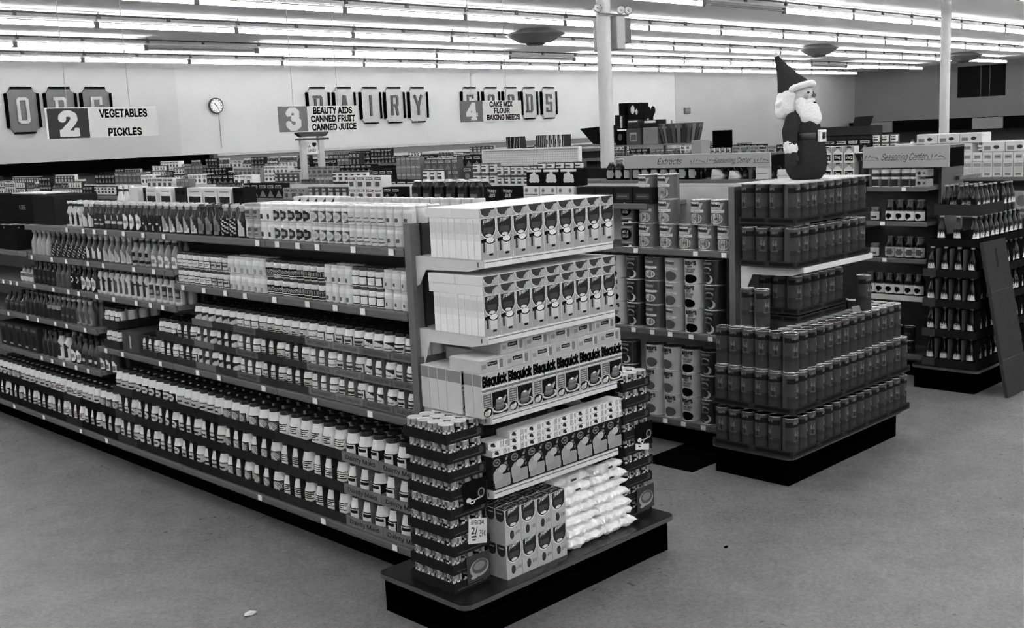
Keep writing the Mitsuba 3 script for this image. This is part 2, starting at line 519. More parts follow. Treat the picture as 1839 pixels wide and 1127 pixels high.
for (ch, x, _, dark), lab in zip(PLAQUES, WHICH):
    k = thing('letter_plaque', lab, 'wall letter')
    w, h, z = 0.66, 0.94, 2.81
    y = Y1 - 0.002 if x > 13.1 else Y1 - 0.022
    part(k, 'board', slab(notched(w, h), x, y, z, 0.05, 88 if dark == 1 else 158).ply('paint', smooth=False))
    part(k, 'letter', slab(stroke_letter(ch), x + 0.2, y - 0.05, z + 0.19, 0.03, 160 if dark == 1 else 50).ply('paint', smooth=False))
    for bx in ((x + 0.11, x + w - 0.11, z + h - 0.012, z + h + 0.03), (x + 0.11, x + w - 0.11, z - 0.022, z + 0.012)):
        part(k, 'trim_bar', Mesh().box(bx[0], bx[1], y - 0.09, y, bx[2], bx[3], 14).ply('paper'))
    for bx in ((x - 0.03, x + 0.015), (x + w - 0.015, x + w + 0.03)):
        part(k, 'trim_bar', Mesh().box(bx[0], bx[1], y - 0.09, y, z + 0.11, z + h - 0.11, 14).ply('paper'))

k = thing('wall_clock', 'round white wall clock with dark rim between the letter groups', 'clock')
c = Mesh().lathe([(70, [(0.19, 0.0), (0.19, 0.06), (0.17, 0.07)]), (205, [(0.17, 0.055), (0.0, 0.055)])], 32)
part(k, 'case', c.move(rot(rx=90, at=(14.09, WY, 3.33))).ply('paint'))
fr = ((14.09, WY - 0.056, 3.33), (1, 0, 0), (0, 0, 1), (0, -1, 0))
d = Mesh()
for i in range(12):
    a = math.radians(30 * i)
    d.poly(affinity.rotate(sbox(-0.009, 0.125, 0.009, 0.155), -30 * i, origin=(0, 0)), 40, 1, fr)
part(k, 'hour_marks', d.ply('paper'))
part(k, 'hand', Mesh().poly(affinity.rotate(sbox(-0.009, -0.02, 0.009, 0.085), 40, origin=(0, 0)), 25, 2, fr).ply('paper'))
part(k, 'hand', Mesh().poly(affinity.rotate(sbox(-0.006, -0.02, 0.006, 0.13), -150, origin=(0, 0)), 25, 3, fr).ply('paper'))
part(k, 'cord', Mesh().box(14.16, 14.17, WY - 0.01, WY, 2.3, 3.14, 120).ply('paper'))
k = thing('wall_switch_box', 'small grey box on the back wall right of the white pillar', 'wall box')
part(k, 'cover', Mesh().cham(33.25, 33.58, WY - 0.05, WY + 0.02, 2.83, 3.04, 0.01, 105).ply('paint'))

# refrigerated cases along the back wall
k = thing('refrigerated_case', 'long dark canopied cooler case along the back wall under the letter O', 'display case')
part(k, 'canopy', Mesh().box(-2.0, 13.1, 23.2, Y1 - 0.05, 1.9, 2.16, 12).ply('paper'))
part(k, 'back_panel', Mesh().box(-2.0, 13.1, 24.1, Y1 - 0.05, 0.9, 1.9, 120).ply('paint'))
part(k, 'well', Mesh().box(-2.0, 13.1, 23.1, 24.1, 0.0, 0.95, 150).ply('paint'))
k = thing('refrigerated_case', 'long pale dairy cooler case with grey header under the word DAIRY', 'display case')
part(k, 'header', Mesh().box(13.2, 32.0, 23.3, Y1 - 0.05, 1.97, 2.12, 112).ply('paint'))
part(k, 'cap_trim', Mesh().box(13.2, 32.0, 23.25, Y1 - 0.05, 2.12, 2.17, 175).ply('paint'))
part(k, 'light_strip', Mesh().box(13.2, 32.0, 23.25, 23.6, 1.9, 1.97, 175).ply('paint'))
part(k, 'back_panel', Mesh().box(13.2, 32.0, 24.1, Y1 - 0.05, 0.7, 1.9, 165).ply('paint'))
part(k, 'well', Mesh().box(13.2, 32.0, 23.1, 24.1, 0.0, 0.8, 215).ply('paint'))
part(k, 'lettering', Mesh().text('COTTAGE CHEESE', 0.055, 17.0, 2.01, 60, frame=((0, 23.299, 0), (1, 0, 0), (0, 0, 1), (0, -1, 0))).ply('paper'))
part(k, 'end_panel', Mesh().box(13.1, 13.2, 23.0, Y1 - 0.05, 0.0, 2.17, 75).ply('paint'))
k = thing('refrigerated_case', 'dark cooler case along the right wall below the window', 'display case')
part(k, 'canopy', Mesh().box(44.6, X1 - 0.02, -2.0, 24.0, 1.75, 2.22, 20).ply('paper'))
part(k, 'well', Mesh().box(44.4, X1 - 0.02, -2.0, 24.0, 0.0, 1.1, 60).ply('paint'))
part(k, 'back_panel', Mesh().box(45.6, X1 - 0.02, -2.0, 24.0, 1.1, 1.75, 60).ply('paint'))
for yy, g in ((22.6, 120), (18.0, 130), (15.2, 125)):
    part(k, 'price_board', Mesh().box(44.52, 44.6, yy - 0.6, yy + 0.6, 1.76, 2.2, g).ply('paint'))
structure('window_1', Mesh().box(X1 - 0.03, X1 + 0.01, 17.9, 19.85, 3.05, 4.3, 40).ply('paper'))
scene['window_1__mullion'] = Mesh().box(X1 - 0.05, X1 - 0.03, 18.86, 18.9, 3.05, 4.3, 75).ply('paint')
scene['window_1__mullion_001'] = Mesh().box(X1 - 0.05, X1 - 0.03, 18.5, 18.53, 3.05, 4.3, 75).ply('paint')

# ---------------------------------------------------------------- hanging aisle signs
SY = 11.4


def digit(d):
    if d == '2':
        arc = LineString([(0.015, 0.165), (0.02, 0.2), (0.05, 0.228), (0.09, 0.23), (0.125, 0.21), (0.13, 0.17), (0.11, 0.135), (0.03, 0.045)])
        return unary_union([arc.buffer(0.026, cap_style=2), sbox(-0.005, 0, 0.165, 0.05), sbox(0.13, 0.0, 0.165, 0.075), sbox(-0.005, 0.0, 0.06, 0.06), disc(0.022, 0.175, 0.03)])
    if d == '3':
        a = LineString([(0.02, 0.2), (0.05, 0.232), (0.1, 0.232), (0.125, 0.205), (0.12, 0.155), (0.08, 0.135), (0.06, 0.135)])
        b = LineString([(0.06, 0.135), (0.1, 0.13), (0.14, 0.1), (0.14, 0.05), (0.1, 0.02), (0.05, 0.02), (0.015, 0.06)])
        return unary_union([a.buffer(0.027, cap_style=2), b.buffer(0.029, cap_style=2), disc(0.022, 0.19, 0.03), disc(0.02, 0.065, 0.032)])
    return unary_union([LineString([(0.11, 0.235), (0.0, 0.085)]).buffer(0.024, cap_style=2), sbox(-0.02, 0.055, 0.175, 0.1), sbox(0.085, 0.0, 0.14, 0.25), sbox(0.065, 0.0, 0.16, 0.03)])


def aisle_sign(num, x0, xm, x1, z0, z1, lines, gnum, lab, ds, gs=190):
    k = thing('aisle_sign', lab, 'aisle sign')
    part(k, 'text_board', Mesh().box(xm, x1, SY, SY + 0.012, z0, z1, gs).ply('paper'))
    part(k, 'number_board', Mesh().box(x0, xm, SY, SY + 0.012, z0, z1, gnum, ).ply('paper'))
    dg = affinity.scale(digit(num).buffer(0.006), ds * 1.15, ds, origin=(0, 0))
    bx = dg.bounds
    part(k, 'number', Mesh().poly(dg, 190, 2, (((x0 + xm) / 2 - (bx[0] + bx[2]) / 2, SY, (z0 + z1) / 2 - (bx[1] + bx[3]) / 2), (1, 0, 0), (0, 0, 1), (0, -1, 0))).ply('paper'))
    for s, xa, xb, za, h in lines:
        part(k, 'lettering', Mesh().text(s, h, (xa + xb) / 2, za, 18, 2, width=xb - xa, weight=0.035, frame=((0, SY, 0), (1, 0, 0), (0, 0, 1), (0, -1, 0))).ply('paper'))
    for xx in (x0 + 0.22, x1 - 0.3):
        part(k, 'wire', Mesh().box(xx - 0.0025, xx + 0.0025, SY + 0.003, SY + 0.008, z1, CEILING, 150).ply('paper'))
    return k


k = aisle_sign('2', 4.64, 5.07, 5.84, 2.44, 2.745, [('VEGETABLES', 5.19, 5.73, 2.65, 0.078), ('PICKLES', 5.27, 5.65, 2.455, 0.075)], 70, 'hanging aisle sign 2 reading VEGETABLES and PICKLES', 1.0)
part(k, 'edge_strip', Mesh().box(4.62, 4.64, SY, SY + 0.012, 2.44, 2.755, 200).box(4.62, 5.84, SY, SY + 0.012, 2.745, 2.757, 200).ply('paper'))
aisle_sign('3', 7.40, 7.81, 8.58, 2.43, 2.735, [('BEAUTY AIDS', 7.9, 8.49, 2.642, 0.075), ('CANNED FRUIT', 7.86, 8.53, 2.543, 0.072), ('CANNED JUICE', 7.87, 8.54, 2.442, 0.072)], 118, 'hanging aisle sign 3 reading BEAUTY AIDS, CANNED FRUIT, CANNED JUICE', 1.0)
aisle_sign('4', 10.34, 10.765, 11.54, 2.485, 2.775, [('CAKE MIX', 10.9, 11.36, 2.69, 0.07), ('FLOUR', 10.98, 11.3, 2.6, 0.07), ('BAKING NEEDS', 10.84, 11.5, 2.505, 0.07)], 112, 'hanging aisle sign 4 reading CAKE MIX, FLOUR, BAKING NEEDS', 0.95)

# ---------------------------------------------------------------- gondolas (double-sided shelf runs along y)
HALF = 0.465
RAIL = Mesh()


def gondola(cx, y0, y1, left, right, lab, shade=120, tags=(), panel_top=1.86, panel_g=None):
    """left / right: lists of (z of the shelf surface, y from, y to); tags: {shelf number: [y of each price tag]}"""
    k = thing('shelf_gondola', lab, 'store shelf')
    part(k, 'base', Mesh().box(cx - 0.33, cx + 0.33, y0, y1, 0.0, 0.17, 14).ply('paper'))
    part(k, 'back_panel', Mesh().box(cx - 0.015, cx + 0.015, y0, y1, 0.17, panel_top, panel_g or shade).ply('paint'))
    part(k, 'deck', Mesh().box(cx - HALF, cx + HALF, y0, y1, 0.165, 0.213, shade, skip='').ply('paint'))
    for side, shelves in ((-1, left), (1, right)):
        for n, (z, ya, yb) in enumerate(shelves):
            xo = cx + side * HALF
            a, b = (xo, cx - 0.015) if side < 0 else (cx + 0.015, xo)
            if z > 0.3:
                sk = part(k, 'shelf', Mesh().box(a, b, ya, yb, z - 0.03, z, shade).ply('paint'))
            else:
                sk = part(k, 'deck_edge', Mesh().box(a, a + 0.02, ya, yb, z - 0.028, z + 0.001, shade).ply('paint')) if side < 0 else None
            if side < 0:
                m = Mesh()
                cuts = [c for c in np.arange(y0 + 0.0, y1, 1.2166) if ya < c < yb - 0.05]
                for c0, c1 in zip([ya] + cuts, cuts + [yb]):
                    m.box(xo - 0.012, xo, c0 + 0.003, c1 - 0.003, z - 0.038, z + 0.002, 106)
                    m.box(xo - 0.016, xo - 0.012, c0 + 0.003, c1 - 0.003, z - 0.006, z + 0.002, 122)
                    m.box(xo - 0.016, xo - 0.012, c0 + 0.003, c1 - 0.003, z - 0.038, z - 0.031, 88)
                rk = part(sk, 'price_rail', m.ply('paint'))
                for ty in (tags[n] if n < len(tags) else ()):
                    scene[numbered(sk + '__price_tag')] = {**PRICE_TAG, 'to_world': T().translate([xo - 0.0175, ty, z - 0.018])}
    return k


PRICE_TAG = Mesh().box(-0.001, 0.001, -0.02, 0.02, -0.016, 0.016, 238).ply('paper')
G1, G2, G3, G4, G5, G6 = 3.765, 6.575, 9.52, 12.47, 15.4, 18.3
YB = 4.08
s1t = [7.94, 7.66, 7.48, 7.3, 7.03, 6.75, 6.47, 5.37, 5.17, 4.97, 4.79, 4.475, 4.17]
s2t = [6.28, 6.02, 5.77, 5.55, 5.24, 4.92, 4.665, 4.43]
s3t = [7.49, 7.23, 6.68, 6.19, 5.93, 5.43, 4.915, 4.425]
bt = [9.4, 8.78, 8.08, 7.64, 5.57, 4.92, 4.29]
m1t = [8.65, 8.27, 8.01, 7.64, 7.39, 6.93, 6.65]
l2t = [9.31, 9.15, 9.02, 8.66, 8.3, 8.03, 7.85, 7.55, 7.28, 6.94, 6.74, 6.57]
l3t = [9.28, 8.88, 8.67, 8.34, 8.13, 7.81]
l4t = [8.68, 8.48, 8.26, 8.04, 7.83]
gondola(G1, YB, 20.0, [(1.745, YB, 8.74), (1.432, YB, 6.4), (1.512, 6.4, 8.74), (1.283, 6.4, 16.0), (0.90, YB, 7.62), (1.017, 7.62, 16.0), (0.71, 7.62, 16.0), (0.214, YB, 20.0), (1.53, 8.76, 16.0)],
        [(1.745, YB, 20.0), (1.43, YB, 20.0), (0.9, YB, 20.0)], 'long grey shelf run stocked with jars and bottles, nearest to the camera', 128,
        [s1t, s2t, m1t, l2t, s3t, l3t, l4t, bt])
gondola(G2, 4.14, 20.0, [(1.745, 4.82, 20.0), (1.43, 4.14, 20.0), (0.85, 4.14, 20.0), (0.214, 4.14, 20.0)], [(1.745, YB, 20.0), (1.2, YB, 20.0)],
        'grey shelf run with big cans beside the stack of tall dark cans', 128, [[6.0, 5.6], [4.93, 4.41, 4.18, 5.4], [4.97, 4.8, 4.64, 4.46, 4.3], [4.7, 4.54, 4.37]], panel_g=205)
gondola(G3, YB + 0.06, 20.0, [(1.68, YB + 0.06, 4.7), (1.75, 4.8, 20.0), (1.38, YB + 0.06, 4.7), (1.06, YB + 0.06, 4.7), (0.735, YB + 0.06, 4.7), (1.3, 4.8, 20.0), (0.214, YB + 0.06, 20.0)], [(1.745, YB, 20.0)],
        'dark shelf run with bottles under the lettered header boards', 95, [[4.35], [], [4.54], [4.52]], panel_g=28)
gondola(G4, YB, 20.0, [(1.9, 5.6, 20.0), (1.6, YB, 20.0), (1.2, YB, 20.0), (0.8, YB, 20.0), (0.214, YB, 20.0)], [(1.745, YB, 20.0)], 'shelf run carrying rows of small pale boxes at the right edge', 115)
gondola(G5, YB, 20.0, [(1.75, YB, 20.0), (1.3, YB, 20.0)], [(1.745, YB, 20.0)], 'far shelf run behind the pale boxes', 115)
gondola(G6, YB, 20.0, [(1.75, YB, 20.0), (1.3, YB, 20.0)], [(1.745, YB, 20.0)], 'farthest shelf run before the right wall', 115)

# ---------------------------------------------------------------- products: jars, bottles, cans, boxes
def bars(*rows, bg=225, ink=60, edge=None, half=0.8):
    """label art: dark text bars at the given (v0, v1, half-width) on a pale ground, with an optional dark border"""
    def art(u, v):
        if abs(u) > 0.97:
            return None
        if edge is not None and (abs(u) > half + 0.06 or v < 0.07 or v > 0.93):
            return edge
        for v0, v1, hw in rows:
            if v0 <= v <= v1 and abs(u) < hw:
                return ink
        return bg
    return art


def oval(bg, ground, ink=None, rx=0.75, rz=0.42, cv=0.5, bare=False, mark=0.25):
    def art(u, v):
        q = (u / rx) ** 2 + ((v - cv) / rz) ** 2
        if q > 1:
            return None if bare else ground
        if ink is not None and abs(v - cv) < mark * rz and abs(u) < 0.6 * rx:
            return ink
        return bg
    return art


def jar(name, r, h, lid_h, body, lid, art, arc=1.1, z0=0.12, z1=0.6, lid_r=None, shoulder=0.72, nu=12, nv=9, n=18, neck=0.82, extra=None, ribs=False):
    lr = lid_r or r * neck * 1.04
    hb = h - lid_h
    b = Mesh().lathe([(body, [(0.0, 0.001), (r * 0.9, 0.0), (r * 0.985, 0.004), (r, 0.012), (r, hb * shoulder), (r * 0.985, hb * (shoulder + 0.05)), (r * (0.5 + neck / 2), hb * (0.5 + shoulder / 2)), (r * neck, hb * 0.985), (r * neck, hb + 0.004)])], n)
    c = Mesh()
    prof = [(lr * 0.995, hb - 0.002), (lr, hb + 0.002), (lr, h - 0.002), (lr * 0.96, h)]
    c.lathe([(lid, prof), (lid, [(lr * 0.96, h), (lr * 0.8, h - 0.0015), (0.0, h - 0.0015)])], n)
    if ribs:
        for i in range(20):
            a = 2 * math.pi * i / 20
            c.quad(*[(lr * 1.012 * math.cos(a + s), lr * 1.012 * math.sin(a + s), z) for s, z in ((-0.05, hb + 0.003), (0.05, hb + 0.003), (0.05, h - 0.003), (-0.05, h - 0.003))], lid + 35)
    parts = [('glass_body', b.ply('gloss')), ('lid', c.ply('gloss'))]
    if art:
        parts.append(('paper_label', Mesh().wrap(r + 0.0006, hb * z0, hb * z1, arc, nu, nv, art).ply('paper')))
    back = Mesh()
    back.lathe([(body, [(r * 0.9, 0.0), (r, 0.008), (r, hb * shoulder), (r * neck, hb), ])], 12)
    back.lathe([(lid, [(lr, hb), (lr, h - 0.002)]), (lid, [(lr, h - 0.002), (0.0, h)])], 12)
    return {'front': (name, parts), 'back': (name, [('', back.ply('gloss'))]), 'mesh': back, 'r': r, 'h': h}


def bottle(name, r, h, glass, cap, art, arc=1.0, z0=0.08, z1=0.5, cap_h=0.1, neck=0.4, body=0.5, band=None, nu=10, nv=10, cap_r=None, n=14, bsdf='glass', r1=None):
    nr = r * neck
    cr = cap_r or nr * 1.18
    zc = h * (1 - cap_h)
    b = Mesh().lathe([(glass, [(r * 0.93, 0.0), (r, 0.006), (r, h * body), (r * 0.93, h * (body + 0.07)), (r * 0.68, h * (body + 0.18)), (nr * 1.15, h * (body + 0.28)), (nr, h * min(body + 0.36, 0.86)), (nr, zc + 0.003)])], n)
    c = Mesh().lathe([(cap, [(cr, zc), (cr, h - 0.002), (cr * 0.94, h)]), (cap, [(cr * 0.94, h), (0.0, h)])], n)
    if band:
        c.lathe([(band, [(nr * 1.06, zc - h * 0.1), (nr * 1.06, zc)])], n)
    parts = [('glass_body', b.ply(bsdf)), ('cap', c.ply('gloss'))]
    if art:
        parts.append(('paper_label', Mesh().wrap(r + 0.0006, h * z0, h * z1, arc, nu, nv, art, r1=(r1 or r) + 0.0006).ply('paper')))
    back = Mesh()
    back.lathe([(glass, [(r, 0.0), (r, h * body), (nr, h * 0.82), (nr, zc)])], 10).lathe([(cap, [(cr, zc), (cr, h)]), (cap, [(cr, h), (0.0, h)])], 10)
    return {'front': (name, parts), 'back': (name, [('', back.ply(bsdf))]), 'r': r, 'h': h}


def can(name, r, h, g, art=None, arc=1.3, nu=20, nv=14, rim=190, top=165, n=22, texts=(), bsdf='gloss', metal=True, z0=0.03, z1=0.97, shapes=()):
    b = Mesh().lathe([(g, [(r * 0.985, 0.004), (r * 0.985, h - 0.004)])], n)
    t, t0 = Mesh(), Mesh()
    for a, z, tm in ((0.0, 1, t0), (h, -1, t)):
        tm.lathe([(rim, [(r * 0.985, a + z * 0.0045), (r * 1.005, a + z * 0.003), (r * 1.005, a + z * 0.001), (r * 0.985, a), (r * 0.955, a + z * 0.001)])][::1], n)
    t.lathe([(top, [(r * 0.955, h - 0.001), (r * 0.94, h - 0.0045)]), (top, [(r * 0.94, h - 0.0045), (r * 0.78, h - 0.0045)]), (top, [(r * 0.78, h - 0.0045), (r * 0.74, h - 0.003)]), (top, [(r * 0.74, h - 0.003), (0.0, h - 0.003)])], n)
    parts = [('body', b.ply(bsdf)), ('lid', t.ply('tin' if metal else 'gloss')), ('bottom_rim', t0.ply('tin' if metal else 'gloss'))]
    if art or texts or shapes:
        p = Mesh()
        if art:
            p.wrap(r * 0.985 + 0.0005, h * z0, h * z1, arc, nu, nv, art)
        for s, hh, x, z, gg, w in texts:
            p.text(s, hh, x, z, gg, 2, width=w, bend=r * 0.985 + 0.001, weight=0.05)
        for shp, gg in shapes:
            p.poly(shp, gg, 1, bend=r * 0.985 + 0.0005)
        parts.append(('paper_label', p.ply('paper')))
    back = Mesh().lathe([(g, [(r, 0.0), (r, h)]), (rim, [(r, h), (r * 0.95, h)]), (top, [(r * 0.95, h), (r * 0.93, h - 0.004), (0.0, h - 0.004)])], 14)
    return {'front': (name, parts), 'back': (name, [('', back.ply(bsdf))]), 'r': r, 'h': h}


CELL = {}


def tray(w, d, lip, g, text=None, tg=40, n_div=0, div_h=0.1, name='shipping_tray', seam=True, back=True):
    """an open cardboard tray: front at y = 0 facing -y, x from -w/2 to w/2"""
    t = 0.004
    m = Mesh().box(-w / 2, w / 2, 0, d, 0, t, g).box(-w / 2, w / 2, 0, t, t, lip, g).box(-w / 2, -w / 2 + t, t, d - t, t, lip * 1.0, g).box(w / 2 - t, w / 2, t, d - t, t, lip * 1.0, g)
    if back:
        m.box(-w / 2, w / 2, d - t, d, t, lip, g)
    parts = [('body', m.ply('card'))]
    if text:
        parts.append(('lettering', Mesh().text(text, lip * 0.42, 0, lip * 0.3, tg, 1, width=w * 0.78).ply('paper')))
    for i in range(n_div):
        x = w * ((i + 1) / (n_div + 1) - 0.5)
        parts.append((f'divider#{i}', Mesh().box(x - 0.0015, x + 0.0015, 0.008, d - 0.01, t, div_h, g).ply('card')))
    return (name, parts)


def put_tray(proto, x, y, z, rz, label, group=None, cat='cardboard tray'):
    key = thing(proto[0], label, cat, group)
    for p, shape in proto[1]:
        scene[numbered(key + '__' + p.split('#')[0])] = {**shape, 'to_world': T().translate([x, y, z]).rotate([0, 0, 1], rz)}
    return key


def jit(a):
    return rng.uniform(-a, a)


XF = G1 - HALF                       # the front edge of the left shelves of the nearest run


def line_up(p, ys, z, label, group, cat, rows=1, x=XF, gap=0.012, pitch=None, tiers=1, turn=6, rear_label=None, side=LEFT, back_all=False):
    """a facing along the shelf edge at the given y, rows deep, tiers high"""
    pitch = pitch or 2 * p['r'] + 0.004
    for y in ys:
        for q in range(rows):
            for t in range(tiers):
                xx = x + gap + p['r'] + q * pitch
                if q and t < tiers - 1:
                    continue
                words, _, where = label.rpartition(' on the ')
                tn = ('', ) if tiers == 1 else ('lower row', 'upper row')
                if q == 0:
                    put(p['front'], xx + jit(0.002), y + jit(0.002), z + t * p['h'], side + jit(turn), fit(words, where, tn[t] if tiers > 1 else ''), cat, group + ' ' + tn[t])
                else:
                    put(p['back'], xx, y, z + t * p['h'], side + jit(30), fit(words, where, 'rear row'), cat, group + ', rear rows')


def span(a, b, n):
    """n facings from y = a down to y = b"""
    s = (a - b) / n
    return [a - s * (i + 0.5) for i in range(n)]


# ------------- shelf 1 (top): dressing bottles, then two tiers of small jars
flask = lambda dark, pale, cut=0.62: (lambda u, v: None if abs(u) > 0.95 - 0.75 * max(0, v - cut) / (1 - cut) else (pale if (abs(u) > 0.68 and v < 0.7) or v < 0.08 else dark))
BT = [  # (n, glass, cap, band, label art, words)
    (3, 175, 215, 30, flask(55, 215), 'pale dressing bottle with a dark label and black neck band'),
    (2, 60, 225, 200, flask(205, 190), 'dark dressing bottle with a wide pale neck ring'),
    (2, 45, 205, 110, bars((0.2, 0.3, 0.8), (0.5, 0.58, 0.5), bg=70, ink=190), 'dark brown sauce bottle with two thin pale stripes'),
    (3, 50, 205, 140, bars((0.35, 0.45, 0.9), (0.6, 0.9, 0.2), bg=75, ink=200), 'dark sauce bottle with a pale cross stripe'),
    (3, 40, 200, 120, oval(228, 0, 150, 0.85, 0.5, 0.5, True), 'dark bottle with a white oval label'),
    (3, 55, 205, 130, lambda u, v: 215 if (0.35 < v < 0.47 and u < 0.4) or 0.55 < u < 0.8 - 0.3 * v else 60, 'dark dressing bottle with a white stripe and pale edge'),
    (5, 50, 210, 150, flask(165, 225, 0.3), 'dark dressing bottle with a grey pointed label'),
    (3, 38, 80, None, oval(135, 0, 110, 0.95, 0.62, 0.4, True), 'dark round syrup bottle with a grey rounded label'),
    (2, 45, 185, 150, lambda u, v: 205 if (v * 5 + u * 1.2) % 1.4 < 0.6 else 40, 'dark bottle with a spiral of pale stripes'),
    (2, 42, 190, 170, flask(195, 210, 0.45), 'dark bottle with a pale triangular label near the small jars'),
]
y = 8.03
for n, g, cap, band, art, words in BT:
    p = bottle('dressing_bottle', 0.033, 0.188, g, cap, art, arc=1.15, z0=0.05, z1=0.58, band=band, body=0.46, cap_r=0.019)
    line_up(p, span(y, y - 0.0915 * n, n), 1.746, words + ' on the top left shelf', words + 's on the top shelf', 'bottle', rows=2, pitch=0.075)
    y -= 0.0915 * n
JT = [  # (n, width, body, lid, label art, words)
    (2, 0.081, 190, 165, bars((0.55, 0.9, 0.5), (0.2, 0.35, 0.5), bg=150, ink=95), 'small jar with a grey square label'),
    (2, 0.068, 232, 228, bars((0.1, 0.5, 0.3), bg=222, ink=70), 'small white jar with a narrow dark mark'),
    (3, 0.07, 226, 215, oval(70, 0, 165, 0.85, 0.48, 0.5, True, 0.45), 'small white jar with a dark oval label'),
    (2, 0.075, 230, 220, oval(60, 0, 140, 0.9, 0.5, 0.5, True, 0.35), 'small white jar with a black round label'),
    (5, 0.0672, 225, 185, oval(205, 95, 180, 0.82, 0.45, 0.5, False), 'small pale jar with a grey ringed circle on its label'),
    (5, 0.0604, 222, 205, bars((0.15, 0.22, 0.9), (0.42, 0.52, 0.7), (0.75, 0.82, 0.9), bg=205, ink=110), 'small pale jar with thin striped label'),
    (3, 0.066, 220, 200, bars((0.2, 0.5, 0.3), bg=200, ink=100), 'small pale jar with a blurred grey mark'),
]
y = 5.55
for n, w, body, lid, art, words in JT:
    p = jar('small_jar', w / 2 - 0.001, 0.1, 0.014, body, lid, art, arc=1.15, z0=0.12, z1=0.78, shoulder=0.84, neck=0.9)
    line_up(p, span(y, y - w * n, n), 1.746, words + ' on the top shelf', words + 's on the top shelf', 'jar', rows=3, tiers=2, pitch=0.078)
    y -= w * n

# ------------- shelf 2: two tiers of jars
J2 = [
    (3, 0.068, 225, 60, bars((0.3, 0.36, 0.8), (0.5, 0.58, 0.7), bg=220, ink=110, edge=60, half=0.86), 'jar with a white label ruled in black'),
    (3, 0.07, 225, 55, bars((0.3, 0.4, 0.5), (0.55, 0.62, 0.6), bg=228, ink=120, edge=50, half=0.7), 'jar with a white black-edged label'),
    (3, 0.07, 215, 70, bars((0.5, 0.7, 0.6), bg=190, ink=80, edge=60, half=0.75), 'jar with a grey black-edged label'),
    (6, 0.068, 232, 215, bars((0.05, 0.5, 0.4), bg=205, ink=150), 'milky jar with a faint grey label and pale lid'),
    (4, 0.078, 220, 60, lambda u, v: 175 if 0.35 < v < 0.8 and (u * 3.3 + v * 5) % 1.0 < 0.6 else (215 if 0.14 < v < 0.22 else 40), 'jar with a dark label above two black bands'),
    (4, 0.067, 215, 70, lambda u, v: 150 if 0.45 < v < 0.85 and (u * 3.3) % 1.0 < 0.5 else (205 if 0.2 < v < 0.34 else 42), 'jar with a black label and pale waist stripe'),
    (4, 0.06, 230, 222, bars((0.08, 0.5, 0.35), bg=212, ink=110), 'white jar with a small grey picture'),
    (4, 0.0665, 228, 80, bars((0.4, 0.46, 0.5), bg=232, ink=150, edge=45, half=0.78), 'white jar with a square label outlined in black'),
    (3, 0.068, 226, 205, bars((0.2, 0.5, 0.25), bg=205, ink=95), 'pale jar with a small dark emblem beside the grey post'),
]
y = 6.4
tot = sum(n * w for n, w, *_ in J2)
for n, w, body, lid, art, words in J2:
    w2 = w * (6.4 - 4.1) / tot
    p = jar('pickle_jar', min(w2, w) / 2 - 0.001, 0.1, 0.014, body, lid, art, arc=1.15, z0=0.1, z1=0.66, shoulder=0.8, neck=0.86)
    line_up(p, span(y, y - w2 * n, n), 1.433, words + ' on the second shelf', words + 's on the second shelf', 'jar', rows=2, tiers=2, pitch=0.078)
    y -= w2 * n

# ------------- left section: four shelves of bottles
BM = [
    (4, 165, 205, None, None, 'clear dressing bottle with no label at the far end'),
    (7, 62, 170, 120, lambda u, v: 190 if (u * 7 + v * 13) % 1.0 < 0.22 else 60, 'dark dressing bottle speckled with pale flecks'),
    (3, 70, 205, 190, flask(215, 80, 0.3), 'dark bottle with a pale neck wrap and pointed label'),
    (5, 110, 215, 195, flask(170, 205, 0.4), 'grey dressing bottle with a tall pale neck wrap'),
    (3, 150, 205, 40, bars((0.1, 0.3, 0.9), (0.6, 0.9, 0.6), bg=150, ink=50), 'pale dressing bottle with dark label and ringed neck'),
    (4, 140, 210, 35, oval(225, 60, 150, 0.9, 0.5, 0.35, True), 'dressing bottle with a white rounded label beside the jars'),
]
y = 8.74
for n, g, cap, band, art, words in BM:
    p = bottle('salad_bottle', 0.034, 0.19, g, cap, art, arc=1.15, z0=0.05, z1=0.52, band=band, body=0.44, cap_r=0.02)
    line_up(p, span(y, y - 0.09 * n, n), 1.513, words + ' on the second left shelf', words + 's on the second left shelf', 'bottle', rows=2, pitch=0.075)
    y -= 0.09 * n
BL2 = [
    (3, 150, 60, None, bars((0.5, 0.85, 0.9), bg=215, ink=120), 'short pale jar-like bottle', 0.115),
    (5, 40, 60, None, bars((0.3, 0.5, 0.7), bg=60, ink=90), 'black sauce bottle', 0.17),
    (3, 85, 120, None, None, 'grey vinegar bottle', 0.18),
    (2, 40, 110, None, lambda u, v: 225 if abs((u / 0.5) ** 2 + ((v - 0.6) / 0.2) ** 2 - 1) < 0.5 else 45, 'black bottle with a curled white mark', 0.175),
    (3, 42, 110, None, oval(222, 0, 150, 0.85, 0.48, 0.45, True), 'black bottle with a tall white oval label', 0.175),
    (3, 205, 60, 30, flask(60, 215, 0.65), 'white sauce bottle with a black arched label', 0.188),
    (3, 212, 60, 35, flask(95, 225, 0.6), 'white sauce bottle with a grey arched label', 0.188),
    (3, 205, 60, 35, flask(70, 215, 0.75), 'white sauce bottle with a tall dark label', 0.188),
    (5, 195, 60, 35, bars((0.1, 0.3, 0.8), (0.4, 0.6, 0.6), bg=75, ink=150, edge=215, half=0.72), 'white sauce bottle with a framed grey label', 0.188),
]
y = 9.04
